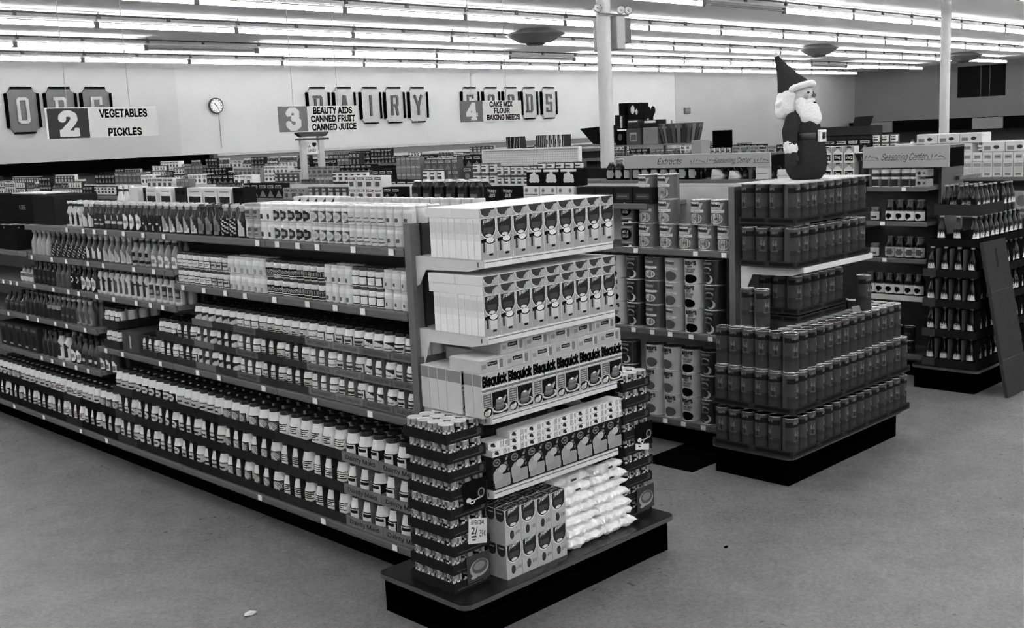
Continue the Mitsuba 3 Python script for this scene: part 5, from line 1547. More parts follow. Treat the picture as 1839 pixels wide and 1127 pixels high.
for y in (4.64, 4.55, 4.455, 4.36, 4.28):
    put(WJ['front'], XS + 0.05, y, 1.681, LEFT + jit(10), 'banded pale can in a row on the top side shelf under the nearer header board', 'can', 'banded cans under the nearer header board')
wb = Mesh().cham(-0.052, 0.052, 0, 0.12, 0, 0.062, 0.002, 165).poly(sbox(-0.05, 0.002, 0.05, 0.06), 150, 1).poly(disc(-0.02, 0.03, 0.014), 55, 2).poly(disc(0.025, 0.03, 0.01), 80, 2)
wbp = ('packet_box', [('', wb.ply('paper'))])
for t in range(2):
    put(wbp, XS, 4.36 - 0.17 + 0.02, 1.681 + t * 0.085, LEFT, f'pale flat box with dark spots right of the banded cans, {("lower", "upper")[t]} of two', 'box')
for y, z, p, lab in [(yy, 1.381, JB, 'black juice bottle with black-dotted white label, upper row') for yy in (4.5, 4.41, 4.32, 4.23)] + [(yy, 1.061, JB2, 'black juice bottle with a grey ringed label, middle row') for yy in (4.5, 4.41, 4.32, 4.23)] + \
        [(yy, 0.736, JB, 'black juice bottle with black-dotted white label above the white rail') for yy in (4.68, 4.59, 4.5, 4.41, 4.32, 4.23)]:
    put(p['front'], XS + 0.05, y, z, LEFT + jit(8), lab, 'bottle', lab)
PJ = jar('preserve_jar', 0.045, 0.12, 0.018, 60, 110, bars((0.2, 0.45, 0.5), bg=175, ink=60), arc=1.2, z0=0.1, z1=0.8)
for y, z in ((4.645, 1.381), (4.645, 1.061)):
    put(PJ['front'], XS + 0.05, y, z, LEFT, f'pale-labelled jar left of the black bottles on the {"upper" if z > 1.2 else "lower"} dark side shelf', 'jar')
k = thing('shelf_edge_strip', 'bright white strip on the shelf edge under the lowest dark juice bottles', 'shelf strip')
part(k, 'strip', Mesh().box(G3 - HALF - 0.024, G3 - HALF - 0.0165, 4.16, 4.7, 0.693, 0.738, 205).ply('paint'))
DKB = can('dark_can', 0.05, 0.12, 34, bars((0.4, 0.6, 0.5), bg=45, ink=75), arc=1.4, rim=90, top=110)
for y in (4.65, 4.54, 4.43, 4.32):
    put(DKB['front'], XS + 0.055, y, 0.2145, LEFT + jit(10), 'dark can in the shadow on the bottom side shelf left of the soda trays', 'can', 'dark cans on the bottom side shelf')
    put(DKB['front'], XS + 0.055, y, 0.3355, LEFT + jit(10), 'dark can stacked second on the bottom side shelf left of the soda trays', 'can', 'dark cans stacked second on the bottom side shelf')

# lettered header boards on top of the third run
def header(y0, y1, z0, z1, words, lab, end=False):
    k = thing('header_board', lab, 'header sign')
    x = G3 - HALF
    part(k, 'board', Mesh().box(x, x + 0.02, y0, y1, z0, z1, 160).ply('paper'))
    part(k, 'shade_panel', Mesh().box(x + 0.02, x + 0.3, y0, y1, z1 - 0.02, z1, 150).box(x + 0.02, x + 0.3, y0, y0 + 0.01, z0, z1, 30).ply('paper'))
    for yf in (y0 + 0.22, y1 - 0.08):
        part(k, 'foot', Mesh().box(x + 0.02, x + 0.05, yf, yf + 0.03, 1.7505 if y0 > 4.8 else 1.6805, z0, 60).ply('paint'))
    p = Mesh()
    for s, yc, h, w in words:
        fr = ((x, yc, 0), (0, -1, 0), (0, 0, 1), (-1, 0, 0))
        zb = (z0 + z1) / 2 - h * 0.45
        if s == '*':
            for a in (-0.07, -0.035, 0.0, 0.035, 0.07):
                p.poly(affinity.rotate(disc(a, zb + 0.02 + 0.01 * math.cos(a * 30), 0.02, 0.005), 40 - a * 900), 105, 1, fr)
            p.poly(sbox(-0.09, zb - 0.004, 0.09, zb), 110, 1, fr)
        else:
            p.text(s, h, 0, zb, 48, 1, bold=False, width=w, slant=0.35, frame=fr)
    part(k, 'lettering', p.ply('paper'))


header(3.97, 4.74, 1.845, 2.025, [('Seasoning Center', 4.36, 0.06, 0.4), ('*', 4.68, 0.05, 0), ('*', 4.08, 0.05, 0)], 'nearer grey header board reading Seasoning Center, right of the bearded doll')
header(5.68, 7.45, 1.87, 2.0, [('Extracts', 6.86, 0.06, 0.3), ('*', 6.52, 0.05, 0), ('*', 6.36, 0.05, 0), ('Seasoning Center', 6.1, 0.05, 0.42), ('*', 5.78, 0.05, 0)], 'farther grey header board reading Extracts and Seasoning Center, left of the bearded doll')
ovl = lambda u, v: None if abs(u) > 0.97 else (150 if (u - 0.1) ** 2 / 0.45 + (v - 0.5) ** 2 / 0.2 < 1 else 30)
OV = bottle('round_label_bottle', 0.055, 0.185, 28, 120, ovl, arc=1.3, z0=0.04, z1=0.62, body=0.64, neck=0.4, n=16)
for i, y in enumerate(span(7.75, 6.55, 10)):
    put(OV['front'], XS + 0.06, y, 1.751, LEFT + jit(8), 'dark round bottle with a grey round label in the row under the farther header board', 'bottle', 'round-label bottles under the farther header board')
    put(OV['back'], XS + 0.18, y, 1.751, 0, 'dark round bottle in the second row under the farther header board', 'bottle', 'rear round-label bottles')
SM = bottle('extract_bottle', 0.03, 0.12, 45, 90, bars((0.2, 0.6, 0.6), bg=90, ink=150), arc=1.2, body=0.6)
for i, y in enumerate(span(6.5, 5.0, 20)):
    put(SM['front'], XS + 0.2, y, 1.751, LEFT, 'tiny dark extract bottle in the rear row under the header board', 'bottle', 'extract bottles under the header boards')
for i, (y, h, w, g) in enumerate(((6.3, 0.1, 0.13, 205), (6.1, 0.085, 0.12, 205), (5.78, 0.14, 0.14, 190), (5.55, 0.09, 0.12, 205), (5.3, 0.1, 0.16, 70))):
    m = Mesh().cham(-w / 2, w / 2, 0, 0.06, 0, h, 0.003, g)
    if i < 2:
        m = Mesh().raw(trimesh.convex.convex_hull(np.array([(x, yy, z) for yy in (0, 0.06) for x, z in ((-w / 2, 0), (w / 2, 0), (-w * 0.35, h), (w * 0.1, h * 0.95), (w / 2, h * 0.4))])), g)
    if i == 4:
        m.poly(disc(0, 0.06, 0.05, 0.028), 205, 1)
    else:
        m.poly(sbox(-w * 0.4, h * 0.35, w * 0.4, h * 0.4), 120, 1)
    put(('seasoning_packet', [('', m.ply('paper' if i != 4 else 'gloss'))]), XS, y, 1.751, LEFT, ('pale slanted packet, left of two under the farther header board', 'pale slanted packet, right of two under the farther header board', 'pale box standing taller than the packets beside it', 'small pale framed box left of the doll',
                                                                                                                                    'dark box with a white oval just left of the doll')[i], 'packet')
k = thing('display_stand', 'dark flared funnel-shaped stand right of the bearded doll', 'display stand')
part(k, 'body', Mesh().lathe([(40, [(0.05, 0.0), (0.045, 0.1), (0.055, 0.16), (0.09, 0.215), (0.105, 0.225)]), (190, [(0.105, 0.225), (0.1, 0.23), (0.0, 0.225)])], 20, 9.17, 4.78).move(rot(at=(0, 0, 1.7505))).ply('paint'))
db = Mesh().cham(-0.05, 0.05, 0, 0.09, 0, 0.145, 0.002, 205).poly(sbox(-0.046, 0.085, 0.046, 0.14), 150, 1).poly(Polygon([(-0.046, 0.085), (0.046, 0.085), (0.0, 0.12)]), 195, 2).poly(sbox(-0.038, 0.015, 0.038, 0.07), 28, 1).poly(sbox(-0.02, 0.13, 0.02, 0.14), 40, 2).text('Dog', 0.026, 0, 0.034, 220, 2, width=0.055)
dbp = ('dog_food_box', [('', db.ply('paper'))])
for t in range(2):
    for y in (5.22, 5.11, 5.0, 4.89):
        put(dbp, XS + 0.02, y, 1.751 + t * 0.146, LEFT, f'white and grey dog food box right of the bearded doll, {("lower", "upper")[t]} row', 'box', f'dog food boxes, {("lower", "upper")[t]} row')

# pegboard unit on the third run, packets on top of it
k = thing('pegboard_panel', 'pale perforated pegboard panel above the shelf goods below the aisle sign 4', 'pegboard')
px_ = G3 - HALF + 0.03
part(k, 'board', Mesh().box(px_, px_ + 0.02, 8.12, 9.64, 1.86, 2.1, 205).ply('pegboard'))
part(k, 'frame', Mesh().box(px_ - 0.015, px_ + 0.03, 8.1, 9.66, 2.1, 2.12, 225).box(px_ - 0.015, px_ + 0.03, 8.1, 9.66, 1.84, 1.86, 225).box(px_ - 0.015, px_ + 0.03, 9.64, 9.66, 1.84, 2.12, 225).box(px_ - 0.015, px_ + 0.03, 8.1, 8.12, 1.84, 2.12, 225).ply('paint'))
part(k, 'top_shelf', Mesh().box(px_ + 0.03, px_ + 0.35, 8.1, 9.66, 2.09, 2.105, 150).ply('paint'))
for yf in (8.15, 9.58):
    part(k, 'leg', Mesh().box(px_ + 0.03, px_ + 0.06, yf, yf + 0.03, 1.7505, 2.09, 90).ply('paint'))
pk = Mesh().cham(-0.016, 0.016, 0, 0.12, 0, 0.15, 0.002, 60).poly(sbox(-0.005, 0.004, 0.005, 0.146), 150, 1, ((0, 0, 0), (1, 0, 0), (0.12, 0, 1), (0, -1, 0)))
pkp = ('upright_packet', [('', pk.ply('paper'))])
pk2 = ('upright_packet', [('', Mesh().cham(-0.016, 0.016, 0, 0.12, 0, 0.15, 0.002, 185).poly(sbox(-0.014, 0.05, 0.0, 0.1), 60, 1).ply('paper'))])
for i in range(13):
    put(pkp if i % 2 == 0 or i > 8 else pk2, px_ + 0.09, 8.43 + 0.034 * i, 2.1055, LEFT + jit(5), 'thin striped packet standing in the row on top of the pegboard panel', 'packet', 'striped packets on the pegboard panel')
for i in range(5):
    put(pkp, px_ + 0.12, 9.15 + 0.05 * i, 2.1055, LEFT + jit(25), 'dark thin packet in the loose bunch on the left of the pegboard top', 'packet', 'bunch of dark packets on the pegboard panel', tilt=T().rotate([0, 1, 0], jit(12)))

# goods on top of the second run
XT = G2 - HALF + 0.012
hj = Mesh().cham(-0.085, 0.085, 0, 0.12, 0, 0.118, 0.002, 38).text('Hungry', 0.026, 0, 0.075, 190, 1, width=0.1).text('Jack', 0.03, 0.0, 0.036, 190, 1, width=0.07)
for y in (6.42, 6.24):
    put(('mix_box', [('', hj.ply('paper'))]), XT, y, 1.746, LEFT, f'dark mix box lettered Hungry Jack, {"left" if y > 6.3 else "right"} of the two behind the near boxes', 'box')
wbx = Mesh().cham(-0.085, 0.085, 0, 0.12, 0, 0.122, 0.002, 210).poly(sbox(-0.07, 0.055, 0.07, 0.062), 95, 1).poly(sbox(-0.07, 0.02, 0.07, 0.034), 90, 1).poly(disc(-0.05, 0.09, 0.016), 120, 1).poly(disc(0.05, 0.09, 0.016), 120, 1)
cfl = Mesh().cham(-0.085, 0.085, 0, 0.12, 0, 0.13, 0.002, 34)
for r_, a, b2 in ((0.035, 0, 0.06), (0.02, -0.03, 0.075), (0.02, 0.03, 0.07), (0.02, 0.0, 0.09), (0.02, -0.035, 0.045), (0.02, 0.035, 0.045)):
    cfl.poly(disc(a, b2, r_), 205, 1)
cfl.poly(sbox(-0.08, 0.108, 0.08, 0.127), 215, 2)
for i, y in enumerate((5.98, 5.8, 5.62)):
    put(('white_box', [('', wbx.ply('paper'))]), XT, y, 1.746, LEFT, 'white box with two round marks behind the near creamer boxes', 'box', 'white boxes behind the near creamer boxes')
    put(('picture_box', [('', cfl.ply('paper'))]), XT + 0.01, y - 0.03, 1.8685, LEFT, 'dark box with a white blossom picture standing on the white boxes', 'box', 'dark blossom picture boxes')
dkt = Mesh().cham(-0.085, 0.085, 0, 0.12, 0, 0.115, 0.002, 50).poly(sbox(-0.06, 0.03, 0.06, 0.07), 78, 1).poly(sbox(-0.05, 0.045, 0.04, 0.055), 110, 2)
for y in (5.42, 5.24, 5.06, 4.88):
    put(('dark_packet_box', [('', dkt.ply('paper'))]), XT, y, 1.746 if y > 5.3 else 1.7455, LEFT, 'low dark box in the row above the big cans, beside the creamer boxes', 'box', 'low dark boxes above the big cans')
SY_ = bottle('syrup_jug', 0.058, 0.17, 26, 220, bars((0.2, 0.6, 0.6), bg=60, ink=110), arc=1.2, body=0.66, neck=0.5, cap_h=0.13, n=16)
for y in span(7.5, 6.6, 6):
    put(SY_['front'], XT + 0.07, y, 1.746, LEFT + jit(10), 'dark syrup jug with a white cap behind the small jars of the near run', 'bottle', 'white-capped syrup jugs')
    put(SY_['back'], XT + 0.2, y + 0.04, 1.746, 0, 'dark syrup jug in the second row behind the small jars', 'bottle', 'rear white-capped syrup jugs')
# second row on the near run's other side
tb = Mesh().cham(-0.045, 0.045, 0, 0.1, 0, 0.2, 0.002, 222).poly(Polygon([(-0.03, 0.15), (0.035, 0.195), (0.035, 0.15)]), 55, 1)
for y in span(5.82, 5.38, 5):
    put(('cut_corner_box', [('', tb.ply('paper'))]), 3.84, y, 1.746, LEFT, 'white box with a dark triangle peeking over the top shelf jars', 'box', 'white boxes with dark triangles')
WJ2 = jar('cream_jar', 0.038, 0.2, 0.02, 225, 205, bars((0.8, 0.9, 0.6), bg=210, ink=90), arc=1.3, z0=0.3, z1=0.9, neck=0.9)
for y in span(5.36, 4.12, 15):
    put(WJ2['front'], 3.87, y, 1.746, LEFT + jit(10), 'tall white jar peeking over the top shelf jars near the grey post', 'jar', 'tall white jars of the far side')
for y, g, w in ((7.9, 210, 0.14), (7.72, 60, 0.05), (7.62, 205, 0.16), (7.4, 225, 0.17), (7.22, 55, 0.075), (7.14, 58, 0.075), (6.98, 222, 0.2), (6.77, 220, 0.18), (6.58, 215, 0.16), (6.44, 40, 0.06), (6.37, 42, 0.06)):
    m = Mesh().cham(-w / 2, w / 2, 0, 0.1, 0, 0.255, 0.002, g)
    if w > 0.15:
        m.poly(sbox(-w * 0.4, 0.14, w * 0.4, 0.195), 62, 1).poly(sbox(-w * 0.36, 0.225, w * 0.36, 0.23), 120, 1)
    elif g < 100:
        m.poly(sbox(-w * 0.36, 0.21, w * 0.36, 0.235), 30, 1)
    put(('tall_box', [('', m.ply('paper'))]), 3.8, y, 1.746, LEFT, f'tall {"pale" if g > 100 else "dark narrow"} box standing behind the dressing bottles of the top shelf', 'box', f'tall {"pale" if g > 100 else "dark narrow"} boxes in back of the dressing bottles')
for y in (8.2, 8.1, 8.0):
    put(bottle('dressing_bottle', 0.036, 0.27, 205, 215, flask(60, 215, 0.5), arc=1.1, band=40, body=0.5)['front'], 3.84, y, 1.746, LEFT, 'tall pale bottle standing behind the dressing bottles of the top shelf', 'bottle', 'tall pale bottles behind the dressing bottles')

# generic small goods that fill the far shelf tops
GOODS = []
gr = random.Random(21)
for i in range(12):                                         # boxes
    w, h, d = gr.uniform(0.07, 0.16), gr.uniform(0.1, 0.2), gr.uniform(0.06, 0.12)
    g = (205, 60, 45, 120, 215, 50, 80, 150, 40, 222, 65, 100)[i]
    ink = 50 if g > 120 else 175
    m = Mesh().box(-w / 2, w / 2, 0, d, 0, h, g)
    m.poly(sbox(-w * 0.4, h * 0.66, w * 0.4, h * 0.86), ink, 1).poly(sbox(-w * 0.34, h * 0.72, w * 0.3, h * 0.79), g, 2)
    kind = i % 3
    m.poly(disc(0, h * 0.32, w * 0.3, h * 0.2) if kind == 0 else sbox(-w * 0.36, h * 0.1, w * 0.2, h * 0.5) if kind == 1 else Polygon([(-w * 0.4, h * 0.08), (w * 0.4, h * 0.08), (0, h * 0.55)]), ink + (45 if g > 120 else -50), 1)
    GOODS.append(('grocery_box', (m, m.ply('paper')), w, h, d, 'pale' if g > 120 else 'dark', 'box'))
for i in range(6):                                          # cans
    r, h = gr.uniform(0.034, 0.052), gr.uniform(0.085, 0.13)
    g = (60, 90, 45, 205, 38, 150)[i]
    m = Mesh().lathe([(g, [(r, 0), (r, h)]), (190, [(r, h), (r * 0.93, h + 0.001)]), (150, [(r * 0.93, h), (0, h - 0.003)])], 14)
    m.wrap(r + 0.0006, h * 0.12, h * 0.9, 1.2, 8, 6, bars((0.6, 0.85, 0.6), (0.15, 0.45, 0.45), bg=215 if g < 120 else 70, ink=60 if g < 120 else 190))
    GOODS.append(('grocery_can', (m, m.ply('gloss')), 2 * r, h, 2 * r, 'pale' if g > 120 else 'dark', 'can'))
for i in range(6):                                          # jars and bottles
    r, h = gr.uniform(0.03, 0.045), gr.uniform(0.14, 0.23)
    g = (36, 60, 205, 42, 70, 30)[i]
    cap = (215, 40, 60, 205, 160, 215)[i]
    m = Mesh().lathe([(g, [(r, 0), (r, h * 0.6), (r * 0.55, h * 0.82), (r * 0.5, h * 0.9)]), (cap, [(r * 0.6, h * 0.88), (r * 0.6, h)]), (cap, [(r * 0.6, h), (0, h)])], 12)
    m.wrap(r + 0.0006, h * 0.1, h * 0.5, 1.2, 8, 6, bars((0.3, 0.6, 0.5), bg=205 if g < 150 else 70, ink=80 if g < 150 else 180))
    GOODS.append(('grocery_bottle', (m, m.ply('gloss')), 2 * r, h, 2 * r, 'pale' if g > 100 else 'dark', 'bottle'))


def stock(seed, X, y0, y1, z, where, top, side=LEFT, deep=2, lo=0.1):
    """facings of generic goods along a shelf, in runs of one product, as tall as the room above allows"""
    r = random.Random(seed)
    y, run = y1, 0
    fewer = 0.35 if 'far side' in where or 'farthest' in where else 0.0
    while y > y0:
        name, shape, w, h, d, tone, cat = r.choice(GOODS)
        n, run = r.randint(3, 6), run + 1
        if r.random() < fewer * 0.6:
            y -= w * n
            continue
        t = max(1, min(3, int(r.uniform(lo, top) / h)))
        for _ in range(n):
            if y - w < y0:
                y = y0 - 1
                break
            yc = y - w / 2
            for k in range(t):
                xx = X + 0.012 + (d / 2 if cat != 'box' else 0)
                if seed in (5, 6, 7, 21, 22, 23, 24):
                    heap('far_grocery_' + ('boxes' if cat == 'box' else cat + 's'), shape[0], rot(side, at=(xx, yc, z + k * (h + 0.001) + 0.0005)), 'paper' if cat == 'box' else 'gloss', f'many small grocery {"boxes" if cat == "box" else cat + "s"} crowded on the far shelf tops', 'groceries')
                    continue
                put((name, [('', shape[1])]), xx, yc, z + k * (h + 0.001) + 0.0005, side + r.uniform(-4, 4), f'small {tone} grocery {cat}, {nth(run - 1)} run from the left {where}', cat, f'grocery {cat if cat != "box" else "boxe"}s, run {run} {where}')
            y -= w + r.uniform(0.002, 0.01)
        y -= r.choice([0, 0, 0.02, 0.08])


stock(1, G2 - HALF, 7.6, 19.0, 1.746, 'on top of the second gondola', 0.26, lo=0.16)
stock(21, G2 + 0.03, 5.7, 19.0, 1.746, 'on the far side of the second gondola', 0.34, lo=0.26)
stock(22, G3 + 0.03, 5.0, 8.0, 1.746, 'behind the farther header board', 0.3, lo=0.2)
stock(23, G3 + 0.03, 9.9, 19.0, 1.746, 'on the far side of the third gondola', 0.44, lo=0.34)
stock(2, G3 - HALF, 9.8, 19.5, 1.751, 'on top of the third gondola', 0.34, lo=0.22)
stock(3, G3 - HALF + 0.02, 7.8, 9.7, 1.5, 'below the pegboard panel', 0.2)
stock(4, G4 - HALF, 5.85, 8.1, 1.901, 'on top of the fourth gondola', 0.26, lo=0.16)
stock(24, G4 - HALF, 11.0, 19.5, 1.901, 'on the far top of the fourth gondola', 0.26, lo=0.16)
stock(5, G4 - HALF, 8.0, 12.0, 1.601, 'low on the fourth gondola', 0.2)
stock(5, G5 - HALF, 6.0, 7.6, 1.751, 'on the near top of the fifth gondola', 0.3, lo=0.2)
stock(6, G5 - HALF, 9.0, 19.5, 1.751, 'on top of the fifth gondola', 0.36, lo=0.2)
stock(7, G6 - HALF, 9.0, 19.5, 1.751, 'on top of the farthest gondola', 0.3, lo=0.15)
wy = Mesh()


def wall_stock(seed, x0, x1, y, z, where, top):
    r = random.Random(seed)
    x, run = x0, -1
    while x < x1:
        name, shape, w, h, d, tone, cat = r.choice(GOODS)
        run += 1
        for _ in range(r.randint(2, 5)):
            t = max(1, int(r.uniform(0.12, top) / h))
            for k in range(t):
                put((name, [('', shape[1])]), x + w / 2, y + d / 2, z + k * (h + 0.001), FRONT, f'small {tone} grocery {cat}, {nth(run)} run from the left {where}', cat, f'grocery {cat}s, run {run} {where}')
            x += w + 0.006
        x += r.choice([0, 0.1, 0.3])


k = thing('case_shelf', 'white shelf inside the dairy cooler case under the long pale header', 'shelf')
part(k, 'board', Mesh().box(13.25, 31.9, 23.7, 24.1, 1.5, 1.53, 215).ply('paint'))
part(k, 'bracket', Mesh().box(13.3, 31.8, 24.06, 24.1, 1.3, 1.5, 150).ply('paint'))
k = thing('cooler_ledge', 'grey ledge with pale boxes under the dark canopy of the left cooler case', 'shelf')
part(k, 'board', Mesh().box(-1.5, 13.0, 23.6, 24.1, 1.55, 1.58, 120).ply('paint'))
wall_stock(12, 8.3, 12.9, 23.65, 1.581, 'on the ledge under the dark canopy', 0.3)
wall_stock(11, 13.4, 24.0, 23.75, 1.531, 'on the dairy case shelf', 0.28)

# small white boxes at the right edge (fourth run)
sb1 = Mesh().cham(-0.052, 0.052, 0, 0.1, 0, 0.165, 0.002, 196).poly(sbox(-0.042, 0.11, 0.042, 0.15), 150, 1).poly(sbox(-0.03, 0.02, 0.03, 0.04), 110, 1).poly(sbox(-0.04, 0.05, 0.04, 0.1), 178, 1)
sb2 = Mesh().cham(-0.052, 0.052, 0, 0.165, 0, 0.1, 0.002, 205).poly(sbox(-0.035, 0.03, 0.035, 0.07), 150, 1).poly(sbox(-0.025, 0.045, 0.025, 0.055), 95, 2)
X4 = G4 - HALF + 0.012
for i in range(18):
    y = 5.5 - 0.109 * i
    if y > 4.1:
        put(('salt_box', [('', sb1.ply('paper'))]), X4, y, 1.601, LEFT + jit(2), 'white box with faint print at the right edge, lower row', 'box', 'white boxes at the right edge, lower row')
        for t in range(2 if y > 5.0 else 1):
            put(('salt_box', [('', sb2.ply('paper'))]), X4, y, 1.767 + 0.101 * t, LEFT + jit(2), 'white box lying flat at the right edge, on the upright white boxes', 'box', 'flat white boxes at the right edge')
sb3 = Mesh().cham(-0.085, 0.085, 0, 0.12, 0, 0.25, 0.003, 150).poly(disc(0, 0.15, 0.055, 0.06), 110, 1).poly(sbox(-0.06, 0.03, 0.06, 0.06), 90, 1)
for i in range(7):
    put(('cereal_box', [('', sb3.ply('paper'))]), X4, 5.0 - 0.175 * i if 5.0 - 0.175 * i > 4.12 else 5.0 + 0.175 * (i - 4), 1.201, LEFT, 'grey box with a round picture below the white boxes at the right edge', 'box', 'grey round-picture boxes at the right edge')
# packages with handles on top of the fourth run
pz = Mesh().cham(-0.12, 0.12, 0, 0.25, 0, 0.11, 0.006, 205).poly(disc(0.03, 0.05, 0.03, 0.02), 70, 1).poly(sbox(-0.1, 0.02, -0.03, 0.06), 130, 1)
for i in range(7):
    put(('long_package', [('', pz.ply('paper'))]), X4 - 0.0, 5.52 - 0.245 * i if i < 6 else 5.78, 1.97 if 5.52 - 0.245 * i > 5.0 and i < 6 else 1.869, LEFT, 'long pale package lying over the white boxes at the right', 'package', 'long pale packages over the white boxes')
# display of cartons high on the fourth run
HZ = 1.902
def display_box(y, z, w, h, g, lab, extra=None, x=X4 + 0.08, d=0.2):
    m = Mesh().cham(-w / 2, w / 2, 0, d, 0, h, 0.004, g)
    if extra:
        extra(m, w, h)
    put(('display_box', [('', m.ply('paper'))]), x, y, z, LEFT, lab, 'box')


heart = Polygon([(0.11 * math.sin(t) ** 3, 0.009 * (13 * math.cos(t) - 5 * math.cos(2 * t) - 2 * math.cos(3 * t) - math.cos(4 * t)) * 0.8) for t in np.linspace(0, 2 * math.pi, 28, endpoint=False)])
k = thing('display_shelf', 'raised shelf board carrying the cartons and basket right of the white pillar', 'shelf')
part(k, 'board', Mesh().box(X4, X4 + 0.4, 8.7, 10.2, 2.05, 2.07, 120).ply('paint'))
for yy in (8.75, 9.4, 10.1):
    part(k, 'leg', Mesh().box(X4 + 0.3, X4 + 0.33, yy, yy + 0.03, HZ - 0.002, 2.05, 90).ply('paint'))
display_box(10.02, 2.071, 0.15, 0.2, 25, 'black small carton, lowest left in the display right of the white pillar', lambda m, w, h: m.poly(disc(0, h * 0.55, w * 0.25, h * 0.25), 90, 1))
display_box(9.78, 2.071, 0.25, 0.22, 85, 'grey carton with a pale cup picture in the display right of the white pillar', lambda m, w, h: m.poly(sbox(-0.06, 0.05, 0.06, 0.17), 150, 1).poly(sbox(-0.05, 0.06, 0.05, 0.14), 100, 2))
display_box(10.02, 2.292, 0.17, 0.2, 45, 'dark carton with a pale stripe, above the lowest black carton', lambda m, w, h: m.poly(sbox(0.01, 0.02, 0.05, 0.18), 190, 1))
display_box(9.78, 2.292, 0.2, 0.13, 60, 'dark carton lettered in white right of the striped carton', lambda m, w, h: m.poly(sbox(-0.08, 0.09, 0.08, 0.11), 205, 1))
display_box(9.98, 2.493, 0.1, 0.16, 28, 'small black rounded carton on top of the striped carton')
display_box(9.76, 2.423, 0.2, 0.22, 35, 'black carton with a white figure picture at the top of the display', lambda m, w, h: m.poly(disc(-0.02, 0.13, 0.035, 0.06), 205, 1).poly(disc(0.05, 0.1, 0.02, 0.04), 190, 1))
display_box(9.48, 2.071, 0.26, 0.23, 130, 'grey rounded carton left of the dark basket')
display_box(9.48, 2.302, 0.25, 0.1, 50, 'dark flat carton under the heart-shaped card', lambda m, w, h: m.poly(sbox(-0.1, 0.06, 0.1, 0.09), 215, 1))
k = thing('heart_card', 'dark heart-shaped card standing on the dark flat carton', 'card')
part(k, 'heart', Mesh().poly(affinity.scale(heart, 0.75, 1.0), 42, 1, ((X4 + 0.1, 9.48, 2.5), (0, -1, 0), (0, 0, 1), (-1, 0, 0))).box(X4 + 0.1, X4 + 0.105, 9.44, 9.52, 2.4025, 2.48, 42).ply('paper'))
bs = Mesh()
for i in range(26):
    a0, a1 = math.pi * i / 26, math.pi * (i + 0.7) / 26
    bs.lathe([(50 + 30 * (i % 3), [(0.28, 0.0), (0.33, 0.2), (0.34, 0.26)])], 1, 0, 0, a0 * 2, a1 * 2)
bs.lathe([(36, [(0.0, 0.002), (0.28, 0.0)]), (36, [(0.275, 0.0), (0.325, 0.2)]), (90, [(0.335, 0.25), (0.345, 0.26), (0.335, 0.265)])], 24)
k = thing('basket', 'big dark slatted basket tilted on the raised shelf right of the white pillar', 'basket')
bs.v = [v * [0.6, 1.05, 1] for v in bs.v]
part(k, 'body', {**bs.ply('paint'), 'to_world': T().translate([X4 + 0.2, 9.06, 2.075])})
part(k, 'handle', {**Mesh().lathe([(110, [(0.012, 0.0), (0.012, 0.05)])], 8).ply('paint'), 'to_world': T().translate([X4 + 0.01, 9.06, 2.33])})
display_box(8.66, 1.902, 0.16, 0.2, 150, 'grey jar-like carton right of the basket', None, X4)
display_box(8.32, 2.0, 0.3, 0.22, 16, 'black display card right of the basket', None, X4 + 0.1, 0.02)
k = thing('carton', 'dark carton with an open flap standing by the white pillar', 'carton')
part(k, 'body', Mesh().cham(X4, X4 + 0.3, 10.3, 10.85, 2.0, 2.1, 0.004, 120).ply('card'))
part(k, 'flap', side_plate(X4 + 0.28, X4 + 0.3, [(10.25, 2.1), (10.7, 2.1), (10.95, 2.33), (10.25, 2.36)], 34).ply('card', smooth=False))
part(k, 'stand', Mesh().box(X4 + 0.05, X4 + 0.25, 10.35, 10.8, HZ, 2.0, 60).ply('card'))
k = thing('carton', 'dark long carton with a raised flap above the goods right of the bearded doll', 'carton')
part(k, 'body', Mesh().cham(G5 - HALF, G5 - 0.1, 7.7, 8.9, 2.06, 2.19, 0.004, 62).ply('card'))
part(k, 'flap', side_plate(G5 - HALF, G5 - HALF + 0.02, [(7.72, 2.19), (7.98, 2.19), (7.95, 2.32), (7.66, 2.33)], 50).ply('card', smooth=False))
part(k, 'stand', Mesh().box(G5 - HALF + 0.03, G5 - 0.15, 7.75, 8.85, 1.7505, 2.06, 60).ply('card'))

# torii-like display gate
k = thing('display_gate', 'pale two-post display gate with dark crossbeams below the hanging aisle sign 3', 'display')
gy = 13.1
for gx in (8.86, 9.16):
    part(k, 'post', Mesh().cham(gx - 0.045, gx + 0.045, gy - 0.03, gy + 0.03, 1.75, 2.4, 0.006, 185).ply('paint'))
e = trimesh.creation.extrude_polygon(Polygon([(8.76, 2.44), (8.81, 2.39), (9.23, 2.385), (9.29, 2.435), (9.27, 2.445), (8.78, 2.45)]), 0.09, engine='earcut')
v = np.stack([e.vertices[:, 0], gy + 0.045 - e.vertices[:, 2], e.vertices[:, 1]], 1)
tri = v[e.faces].reshape(-1, 3)
part(k, 'crossbeam', Mesh().add(tri, np.arange(len(tri)).reshape(-1, 3), 34).ply('paint', smooth=False))
part(k, 'crossbeam', Mesh().box(8.765, 9.29, gy - 0.035, gy + 0.035, 2.335, 2.362, 34).ply('paint'))
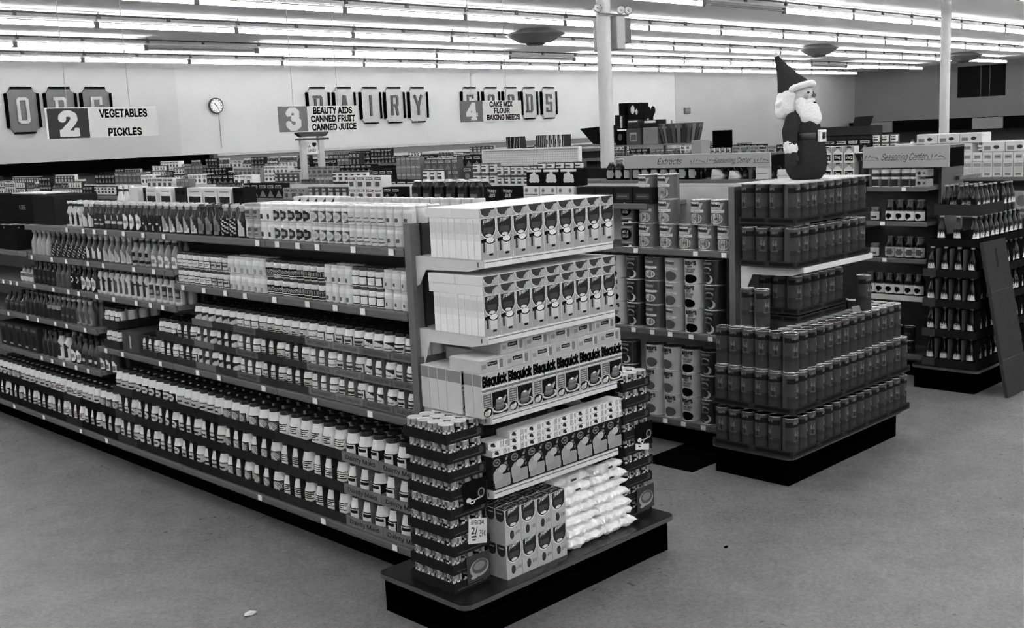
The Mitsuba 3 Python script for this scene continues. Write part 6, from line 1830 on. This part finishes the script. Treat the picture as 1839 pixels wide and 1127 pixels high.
part(k, 'hanging_sign', Mesh().box(8.91, 9.12, gy - 0.006, gy + 0.006, 2.14, 2.31, 215).poly(Polygon([(0.01, 0.13), (0.05, 0.14), (0.09, 0.13), (0.085, 0.1), (0.05, 0.075), (0.015, 0.1)]), 45, 1, ((9.0, gy - 0.006, 2.16), (1, 0, 0), (0, 0, 1), (0, -1, 0)))
     .text('LA', 0.03, 8.96, 2.235, 40, 1, frame=((0, gy - 0.006, 0), (1, 0, 0), (0, 0, 1), (0, -1, 0))).text('CHOY', 0.035, 9.01, 2.175, 40, 1, frame=((0, gy - 0.006, 0), (1, 0, 0), (0, 0, 1), (0, -1, 0))).ply('paper'))

# scraps
def scrap(x, y, s, seed, lab, g=225):
    r = np.random.default_rng(seed)
    m = trimesh.creation.icosphere(2, 1.0)
    m.vertices = m.vertices * [s, s * 0.6, s * 0.3] * (0.75 + 0.5 * r.random((len(m.vertices), 1))) + [0, 0, s * 0.26]
    m.vertices[:, 2] = np.maximum(m.vertices[:, 2], 0.0)
    v = m.vertices[m.faces].reshape(-1, 3) + [x, y, 0.0]
    single('paper_scrap', Mesh().add(v, np.arange(len(v)).reshape(-1, 3), g).ply('paper', smooth=False), lab, 'paper scrap')


scrap(2.58, 4.56, 0.03, 1, 'crumpled white paper scrap on the floor in front of the long shelf run')
scrap(4.75, 3.27, 0.014, 2, 'small dark scrap on the floor before the near end platform', 20)

finish_heaps()
# alike things standing in one row: the label says which, counted from the left of the picture (or from the bottom of a pile)
_sets = {}
for key_, d_ in labels.items():
    if '__' not in key_ and d_.get('group') and 'label' in d_ and not any(w in d_['group'] for w in ('rear', 'behind', 'outside', 'grocery', 'packets in')) and 'strip light' not in d_['label']:
        _sets.setdefault(d_['label'], []).append(key_)
_first = {}
for key_, d_ in scene.items():
    if 'to_world' in d_ and d_.get('type') == 'ply':
        _first.setdefault(key_.split('__')[0], np.array(d_['to_world'].matrix, float).reshape(4, 4)[:3, 3])
for lab_, keys_ in _sets.items():
    if len(keys_) < 2 or any(k_ not in _first for k_ in keys_):
        continue
    at_ = []
    for k_ in keys_:
        q_ = _first[k_] - [0, 0, EYE]
        at_.append((float(q_ @ (math.cos(ROLL) * _r + math.sin(ROLL) * _u) / max(q_ @ _f, 0.1)), float(_first[k_][2])))
    xs_, zs_ = np.ptp([a_[0] for a_ in at_]), np.ptp([a_[1] for a_ in at_])
    pile_ = zs_ > 0.3 and zs_ > 1.5 * xs_ * 6
    for n_, j_ in enumerate(sorted(range(len(keys_)), key=lambda j: at_[j][1] if pile_ else at_[j][0])):
        s_ = f'{lab_}, {nth(n_)} from ' + ('bottom' if pile_ else 'left')
        for w_ in (' a ', ' the ', ' an ', ' its ', ' and ringed circle', ' on', ', second shelf', ', top left shelf'):
            if len(s_.split()) > 16:
                s_ = s_.replace(w_, ' ')
        labels[keys_[j_]]['label'] = s_
for d_ in labels.values():
    if 'group' in d_:
        d_['group'] = d_['group'].strip()
